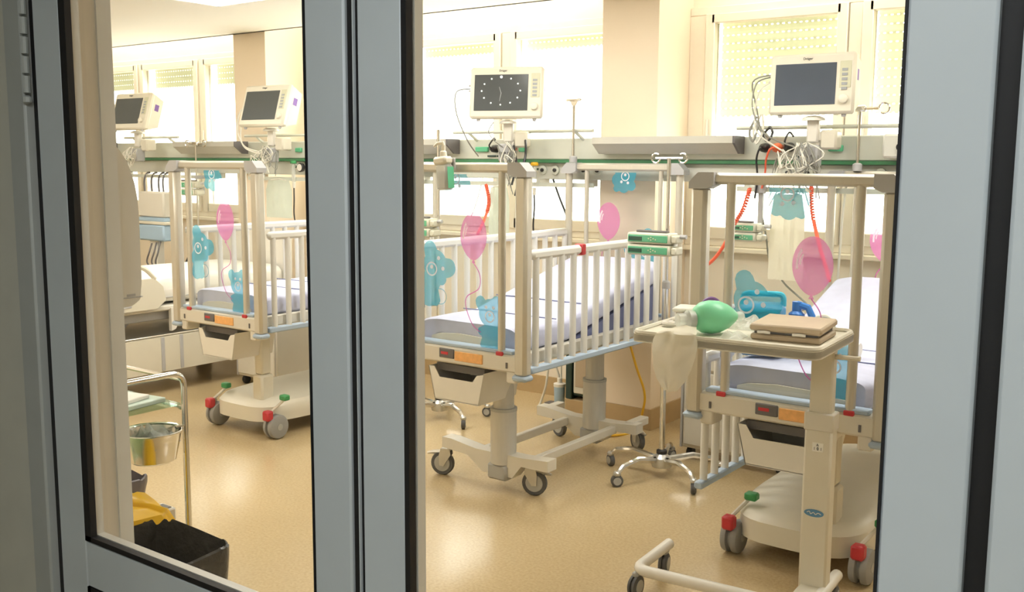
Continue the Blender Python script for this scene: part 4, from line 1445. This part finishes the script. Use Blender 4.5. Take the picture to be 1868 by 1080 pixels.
hose('suction_tube', 'long black tube looping down between the cart and the left crib', 'tube', [(-6.804, 4.84, 1.40), (-6.80, 4.80, 1.2), (-6.79, 4.76, .95), (-6.76, 4.74, .72), (-6.70, 4.76, .66), (-6.64, 4.80, .78)], .011, M_black)
hose('extension_cord', 'yellow cord dropping from under the middle crib to the floor', 'cord', [(-2.80, 4.89, .52), (-2.743, 4.885, .366), (-2.69, 4.885, .234), (-2.69, 4.88, .139), (-2.727, 4.86, .012), (-2.777, 4.70, .008), (-2.95, 4.62, .008), (-3.1, 4.75, .008)], .007, M_cab_y)


def flowmeter(label, x, z, knob):
    t = thing('flowmeter', label, 'flowmeter', (x, 4.845, z), group='oxygen flowmeters on the trunking')
    MB().lathe([(.012, 0), (.014, -.03), (.010, -.05)], 12, (0, .0, 0), 'y').build('wall_probe', M_chrome, t)
    MB().lathe([(.009, -.10), (.014, -.095), (.014, .02), (.010, .028)], 12, (0, -.055, 0)).build('gauge_tube', M_clear, t)
    MB().lathe([(.022, -.008), (.024, .0), (.018, .012)], 12, (.0, -.055, .036)).build('control_knob', knob, t)
    MB().lathe([(.010, -.14), (.012, -.10)], 10, (0, -.055, 0)).build('hose_barb', M_cab_w, t)
    MB().tube(spline([(0, -.055, -.14), (.005, -.06, -.22), (-.005, -.055, -.32), (.004, -.05, -.40)]), .005, 6).build('outlet_hose', M_black, t)
    return t


flowmeter('flowmeter with yellow knob under the middle trunking', -3.385, 1.45, M_cab_y)
flowmeter('flowmeter with green knob beside the left pillar monitor', -5.43, 1.45, M_green)
t = thing('pressure_gauge', 'round black gauge beside the left pillar monitor', 'gauge', (-5.37, 4.845, 1.452))
MB().lathe([(.010, 0), (.010, -.03)], 10, axis='y').build('stem', M_chrome, t)
MB().lathe([(.030, -.03), (.032, -.05), (.028, -.055)], 18, axis='y').build('gauge_case', M_black, t)
MB().lathe([(.024, -.054), (.024, -.057), (0, -.057)], 18, axis='y').build('gauge_dial', M_wht, t)


def hanging_bag(label, x0, x1, y, z0, z1, m_, group='clear bags under the trunking'):
    t = thing('hanging_bag', label, 'plastic bag', ((x0 + x1) / 2, y, z0), group=group)
    w, h = (x1 - x0) / 2, z1 - z0
    sd = x0 * 13

    def side(s_):
        def fn(u, v):
            b = math.sin(PI * u) * (.35 + .65 * math.sin(PI * min(1, (1 - v) * 1.0)))
            wr = mnoise.noise(Vector((u * 9 + sd, v * 3, s_)))
            ww = w * (1 - .35 * max(0, v - .75) * 4 * .6)
            return ((2 * u - 1) * ww + .004 * wr, s_ * (.018 * b + .010 * wr * math.sin(PI * u)), v * h + .004 * wr * (1 - v))
        return fn
    MB().grid(side(-1), 16, 24).build('front_film', m_, t)
    MB().grid(side(1), 16, 24).build('back_film', m_, t)
    MB().tube([(-w * .6, -.0, h), (0, .004, h + .012), (w * .6, 0, h)], .005, 6).build('hanging_strip', M_cab_w, t)
    return t


hanging_bag('crinkled clear bag hanging beside the near post of the middle crib', -3.70, -3.55, 4.77, 1.06, 1.35, M_film)
hanging_bag('crinkled clear bag hanging behind the left crib gate', -5.70, -5.43, 4.77, 1.10, 1.36, M_film)
hanging_bag('long grey-white bag hanging behind the right crib panel', -1.95, -1.775, 4.775, .93, 1.35, M_cloth)

# ------------------------------------------------------------------ equipment under the middle window
t = thing('vacuum_unit', 'dark green vacuum unit with beige door behind the middle crib', 'vacuum unit', (-3.16, 5.10, 0))
MB().box(-.10, -.055, -.15, .20, .10, .48, .006).build('side_casing', M_dgreen, t)
MB().box(-.055, .10, -.13, .20, .12, .48, .006).build('unit_body', M_dgreen, t)
d = MB().box(-.045, .09, -.148, -.13, .14, .47, .005).build('unit_door', M_frame, t)
MB().box(-.03, .06, -.152, -.147, .18, .43, .004).build('door_panel', M_tan, d)
MB().box(-.10, .10, -.15, .20, .0, .10, .004).build('plinth', M_base, t)
t = thing('suction_jar', 'white suction jar with hose standing behind the middle crib', 'jar', (-3.32, 4.98, 0))
MB().lathe([(.026, 0), (.03, .005), (.034, .15), (.034, .16)], 16).build('jar_body', M_lblue, t)
MB().lathe([(.037, .16), (.037, .178), (.015, .184), (.015, .21), (.008, .215)], 16).build('jar_lid', M_wht, t)
MB().tube(spline([(0, 0, .21), (-.03, -.01, .29), (-.08, 0, .27), (-.10, 0, .15), (-.14, .01, .05), (-.13, -.03, .012), (-.05, -.06, .01)]), .007, 8).build('jar_hose', M_cab_w, t)
MB().tube(spline([(.01, 0, .20), (.0, .02, .32), (.02, .05, .45)]), .006, 8).build('jar_hose', M_cab_w, t)
t = thing('foot_switch', 'small black foot switch on the floor behind the middle crib', 'switch', (-3.42, 5.06, 0))
MB().box(-.05, .05, -.04, .04, 0, .022, .006).build('switch_base', M_black, t)
MB().box(-.042, .042, -.038, .03, .022, .034, .004).build('switch_pedal', M_dgrey, t)

# ================================================================== ADULT BED AT THE FAR LEFT
bx = -6.05
t = thing('adult_bed', 'white adult hospital bed at the far left with raised side rail', 'bed', (bx, 4.1, 0))


def slab(u, v):
    ang = v * 2 * PI
    e = 5.0
    ca, sa = math.cos(ang), math.sin(ang)
    y = -.85 + u * 1.62
    s_ = .94 + .06 * math.sqrt(min(1, min(u, 1 - u) / .03))
    wv = .006 * mnoise.noise(Vector((ca * 3, y * 5, sa * 3)))
    return (.40 * math.copysign(abs(ca) ** (2 / e), ca) * s_ + wv, y, .665 + .095 * math.copysign(abs(sa) ** (2 / e), sa) * s_ + wv)


m = MB().grid(slab, 40, 40)
for e0 in (0, 40):
    m.f.append(tuple(j * 41 + e0 for j in range(40)))
mt = m.build('mattress', M_white_sheet, t)
MB().tube([(.401, -.83, .62), (.404, 0, .618), (.401, .75, .62)], .003, 5).build('sheet_seam', M_cap, mt)
MB().box(-.42, .42, -.88, .80, .535, .568, .008).build('mattress_deck', M_wht, t)
MB().box(-.36, .36, -.80, .75, .47, .53, .006).build('deck_frame', M_cap, t)
m = MB().prism([(-.88, .145), (.70, .145), (.78, .20), (.78, .37), (-.88, .37)], -.44, .44, 'x')
m.build('base_cover', M_cream, t, smooth=False)
MB().box(-.43, .43, -.86, .76, .37, .385, .004).build('base_top_plate', M_steel, t)
for y in (-.28, -.14):
    MB().box(.438, .447, y - .012, y + .012, .15, .37, .002).build('cover_band', M_cap, t)
for sx in (-1, 1):
    for y in (-.55, .45):
        lf = MB().tube([(sx * .25, y, .36), (sx * .25, y + .14, .48)], .03, 8).build('lift_arm', M_cap, t)
    for y in (-.75, .62):
        w = MB().lathe([(0, -.02), (.055, -.02), (.066, -.014), (.066, .014), (.055, .02), (0, .02)], 20, (0, 0, 0), 'x').build('castor_wheel', M_tyre2, t, (sx * .36, y, .067))
        MB().lathe([(0, -.023), (.035, -.023), (.035, .023), (0, .023)], 16, (0, 0, 0), 'x').build('wheel_disc', M_hub, w)
# side rail : moulded panel with an opening
r = MB()
pr_ = [(-.82, .56), (-.30, .56), (-.24, .62), (-.27, .72), (-.33, .80), (-.42, .83), (-.82, .83)]
r.prism([(-.82, .56), (-.32, .56), (-.25, .61), (-.27, .70), (-.33, .755), (-.82, .755)], .435, .455, 'x')
sr = r.build('side_rail', M_cream, t, smooth=False)
MB().tube(arc_path([(.445, -.80, .835), (.445, -.40, .835), (.445, -.32, .75)], .05), .014, 8).build('rail_grip', M_cream, sr)
MB().box(.4551, .457, -.56, -.50, .585, .60).build('rail_print', M_cap, sr)
MB().prism([(-.20, .55), (-.13, .56), (-.12, .49), (-.17, .41), (-.20, .40)], .40, .43, 'x').build('release_lever', M_wht, t, smooth=False)
for y, h in ((-.92, .80), (.82, 1.0)):
    MB().box(-.43, .43, y - .018, y + .018, .50, h, .015).build('end_board', M_wht, t)

# ================================================================== WHITE AND BLUE CART
t = thing('equipment_cart', 'white equipment cart with blue drawer behind the adult bed', 'cart', (-6.87, 4.62, 0))
MB().box(-.165, .165, 0, .11, 1.06, 1.255, .012).build('cart_case', M_frame, t)
MB().box(-.168, .168, -.004, .11, 1.03, 1.058, .004).build('blue_band', M_lblue, t)
MB().box(-.172, .185, -.01, .11, 1.005, 1.03, .006).build('cart_shelf', M_cream, t)
MB().box(-.165, .165, -.008, .10, .88, 1.005, .012).build('blue_drawer', M_lblue, t)
MB().box(-.06, .03, .02, .09, .08, .88, .006).build('cart_column', M_frame, t)
MB().box(-.16, .13, -.08, .20, .05, .10, .01).build('cart_base', M_frame, t)
for sx in (-.13, .10):
    for y in (-.05, .17):
        MB().lathe([(0, -.012), (.024, -.012), (.025, 0), (.024, .012), (0, .012)], 14, (sx, y, .025), 'x').build('castor_wheel', M_tyre2, t)
for k, (x, z0) in enumerate(((-.02, .86), (.04, .87), (.09, .88))):
    MB().tube(spline([(x + .04, -.015, z0), (x + .07, -.06, .80), (x + .05, -.07, .72), (x + .10, -.05, .66)]), .007, 6).build('cart_cable', M_dgrey, t)

# ================================================================== TOWEL DISPENSER ON THE PARTITION
t = thing('towel_dispenser', 'white curved paper towel dispenser on the wall inside the door', 'dispenser', (-2.08, 1.17, 1.185))
prof = [(0, 0), (.085, 0), (.106, .012), (.112, .05), (.112, .20)]
for k in range(9):
    a = R(90 * k / 8)
    prof.append((.112 * math.cos(a) ** .8 if k < 8 else 0.0, .20 + .165 * math.sin(a)))
MB().prism(prof, -.13, .13, 'x').build('dispenser_cover', M_wht, t)
MB().box(.1301, .131, .075, .095, .022, .027).build('printed_mark', M_cap, t)
MB().box(-.132, .132, .0, .112, .018, .020).build('cover_seam', M_cap, t)
MB().box(-.10, .10, .03, .06, -.02, .002, .001).build('paper_towel', M_white_sheet, t)

# ================================================================== CHROME TROLLEY
TX, TY = -2.9, 2.05
t = thing('chrome_trolley', 'chrome tube trolley with glass shelf inside the door', 'trolley', (-3.15, 1.78, 0))


def tl(m_):
    m_.v = [(x + 3.15, y - 1.78, z) for x, y, z in m_.v]
    return m_


xa, xb, ya, yb = -3.42, -2.9, 1.50, 2.05
for x in (xa, xb):
    pts = arc_path([(x, ya, .06), (x, ya, .785), (x, yb, .785), (x, yb, .06)], .05, 6)
    tl(MB().tube(pts, .0105, 10)).build('side_frame', M_chrome, t)
    for y in (ya, yb):
        w = tl(MB().lathe([(0, -.010), (.024, -.010), (.028, -.006), (.028, .006), (.024, .010), (0, .010)], 16, (x, y, .029), 'x')).build('castor_wheel', M_tyre2, t)
        tl(MB().box(x - .012, x + .012, y - .012, y + .012, .03, .07, .004)).build('castor_fork', M_cast, w)
for y in (ya, yb):
    for z in (.76, .66, .16):
        tl(MB().tube([(xa, y, z), (xb, y, z)], .008, 8)).build('cross_tube', M_chrome, t)
tl(MB().box(xa + .01, xb - .008, ya + .01, yb - .01, .672, .680)).build('glass_shelf', M_glassg, t)
tl(MB().box(xa + .01, xb - .008, ya + .01, yb - .01, .17, .178)).build('glass_shelf', M_glassg, t)
tl(MB().tube([(xb, yb, .60), (xb - .01, yb - .02, .598), (xb - .012, yb - .03, .597)], .006, 6)).build('bowl_bracket', M_chrome, t)
tl(MB().tube([(-2.935 + .096 * math.cos(k * 2 * PI / 24), 1.945 + .096 * math.sin(k * 2 * PI / 24), .597) for k in range(24)], .004, 6, closed=True)).build('bowl_ring', M_chrome, t)
o = thing('paper_stack', 'mint green paper packs on the trolley glass shelf', 'paper packs', (-3.06, 1.83, .681), R(8))
MB().box(-.12, .13, -.15, .17, 0, .016, .003).build('pack', M_paper, o)
MB().box(-.10, .11, -.13, .12, .016, .030, .003).build('pack', M_white_sheet, o, rot=(0, 0, R(7)))
MB().box(-.11, .02, -.12, .10, .030, .042, .003).build('pack', M_paper, o, rot=(0, 0, R(-5)))
o = thing('steel_bowl', 'round stainless steel bowl hung in a ring on the trolley', 'bowl', (-2.935, 1.945, .495))
MB().lathe([(0, 0), (.068, 0), (.076, .006), (.094, .096), (.102, .104), (.102, .107), (.092, .100), (.073, .010), (.0, .004)], 32).build('bowl_shell', M_chrome, o)
o = crumple(21, .13, .13, .075, 16).build('crumpled_film', M_clear, None, (-2.935, 1.945, .55), (0, 0, .3), smooth=False)
tag(o, 'crumpled clear film lying inside the steel bowl', 'film')


# ================================================================== WASTE BINS
def bag_bin(name, label, x0, x1, y0, y1, h, m_, seed, bulge=0.0):
    t = thing(name, label, 'bin', ((x0 + x1) / 2, (y0 + y1) / 2, 0), group='lined waste bins beside the door')
    w, d = (x1 - x0) / 2, (y1 - y0) / 2
    MB().prism(rrect(-w + .03, w - .03, -d + .03, d - .03, .04), 0, .02, 'z').build('bin_foot', M_dgrey, t)

    def ringp(v, s_, z):
        base = rrect(-w * s_, w * s_, -d * s_, d * s_, .03, 6)
        return base
    N = 28

    def fn(u, v):
        # v: 0 outside bottom .. .6 outside rim .. 1 inside bottom
        prof = [(.86, .02), (.90, h * .35), (.95 + bulge, h * .7), (1.0 + bulge, h - .05 * (bulge > 0) - .02), (1.0 - bulge, h), (.965 - bulge * 3, h + .004 + bulge * .2), (.93 - bulge * 4, h - .05 + bulge * .6), (.88, h * .55), (.84, .06)]
        if bulge:
            prof = [(.80, .02), (.90, .14), (.97, .26), (1.04, h - .13), (1.03, h - .07), (.90, h - .02), (.6, h), (.3, h + .006), (.02, h)]
        f_ = v * 8
        i_ = min(int(f_), 7)
        a = f_ - i_
        s_ = prof[i_][0] * (1 - a) + prof[i_ + 1][0] * a
        z = prof[i_][1] * (1 - a) + prof[i_ + 1][1] * a
        P = rrect(-w, w, -d, d, .06, 8)
        q = (u % 1.0) * len(P)
        k = int(q) % len(P)
        b = q - int(q)
        x = P[k][0] * (1 - b) + P[(k + 1) % len(P)][0] * b
        y = P[k][1] * (1 - b) + P[(k + 1) % len(P)][1] * b
        wr = mnoise.noise(Vector((x * 22 + seed, y * 22, z * 5)))
        wr2 = mnoise.noise(Vector((x * 60 + seed, y * 60, z * 9)))
        return (x * s_ + .008 * wr, y * s_ + .008 * wr, z + (.012 * wr2 + .022 * wr if z > h * .6 else 0))
    P = rrect(-w, w, -d, d, .06, 8)
    MB().grid(fn, 72, 40).build('bin_liner', m_, t)
    MB().prism(rrect(-w * .84, w * .84, -d * .84, d * .84, .03), .05, .06, 'z').build('liner_floor', m_, t)
    return t


bag_bin('waste_bin', 'large bin lined with a black bag nearest the door', -2.595, -2.235, 1.44, 1.735, .425, M_bbag, 2)
o = bag_bin('waste_bin', 'bin lined with a shiny yellow bag behind the black one', -2.865, -2.62, 1.56, 1.83, .45, M_yel, 5, bulge=.07)
o = bag_bin('waste_bin', 'bin lined with a dark grey bag furthest from the door', -3.88, -3.60, 2.12, 2.38, .20, M_gbag, 11)


o = thing('sharps_box', 'small white sharps box with dark slot behind the yellow bin', 'box', (-2.955, 1.985, .179))
MB().box(-.05, .03, -.035, .035, 0, .135, .006).build('box_body', M_wht, o)
MB().box(-.03, .02, -.022, .022, .1345, .138).build('box_slot', M_dgrey, o)
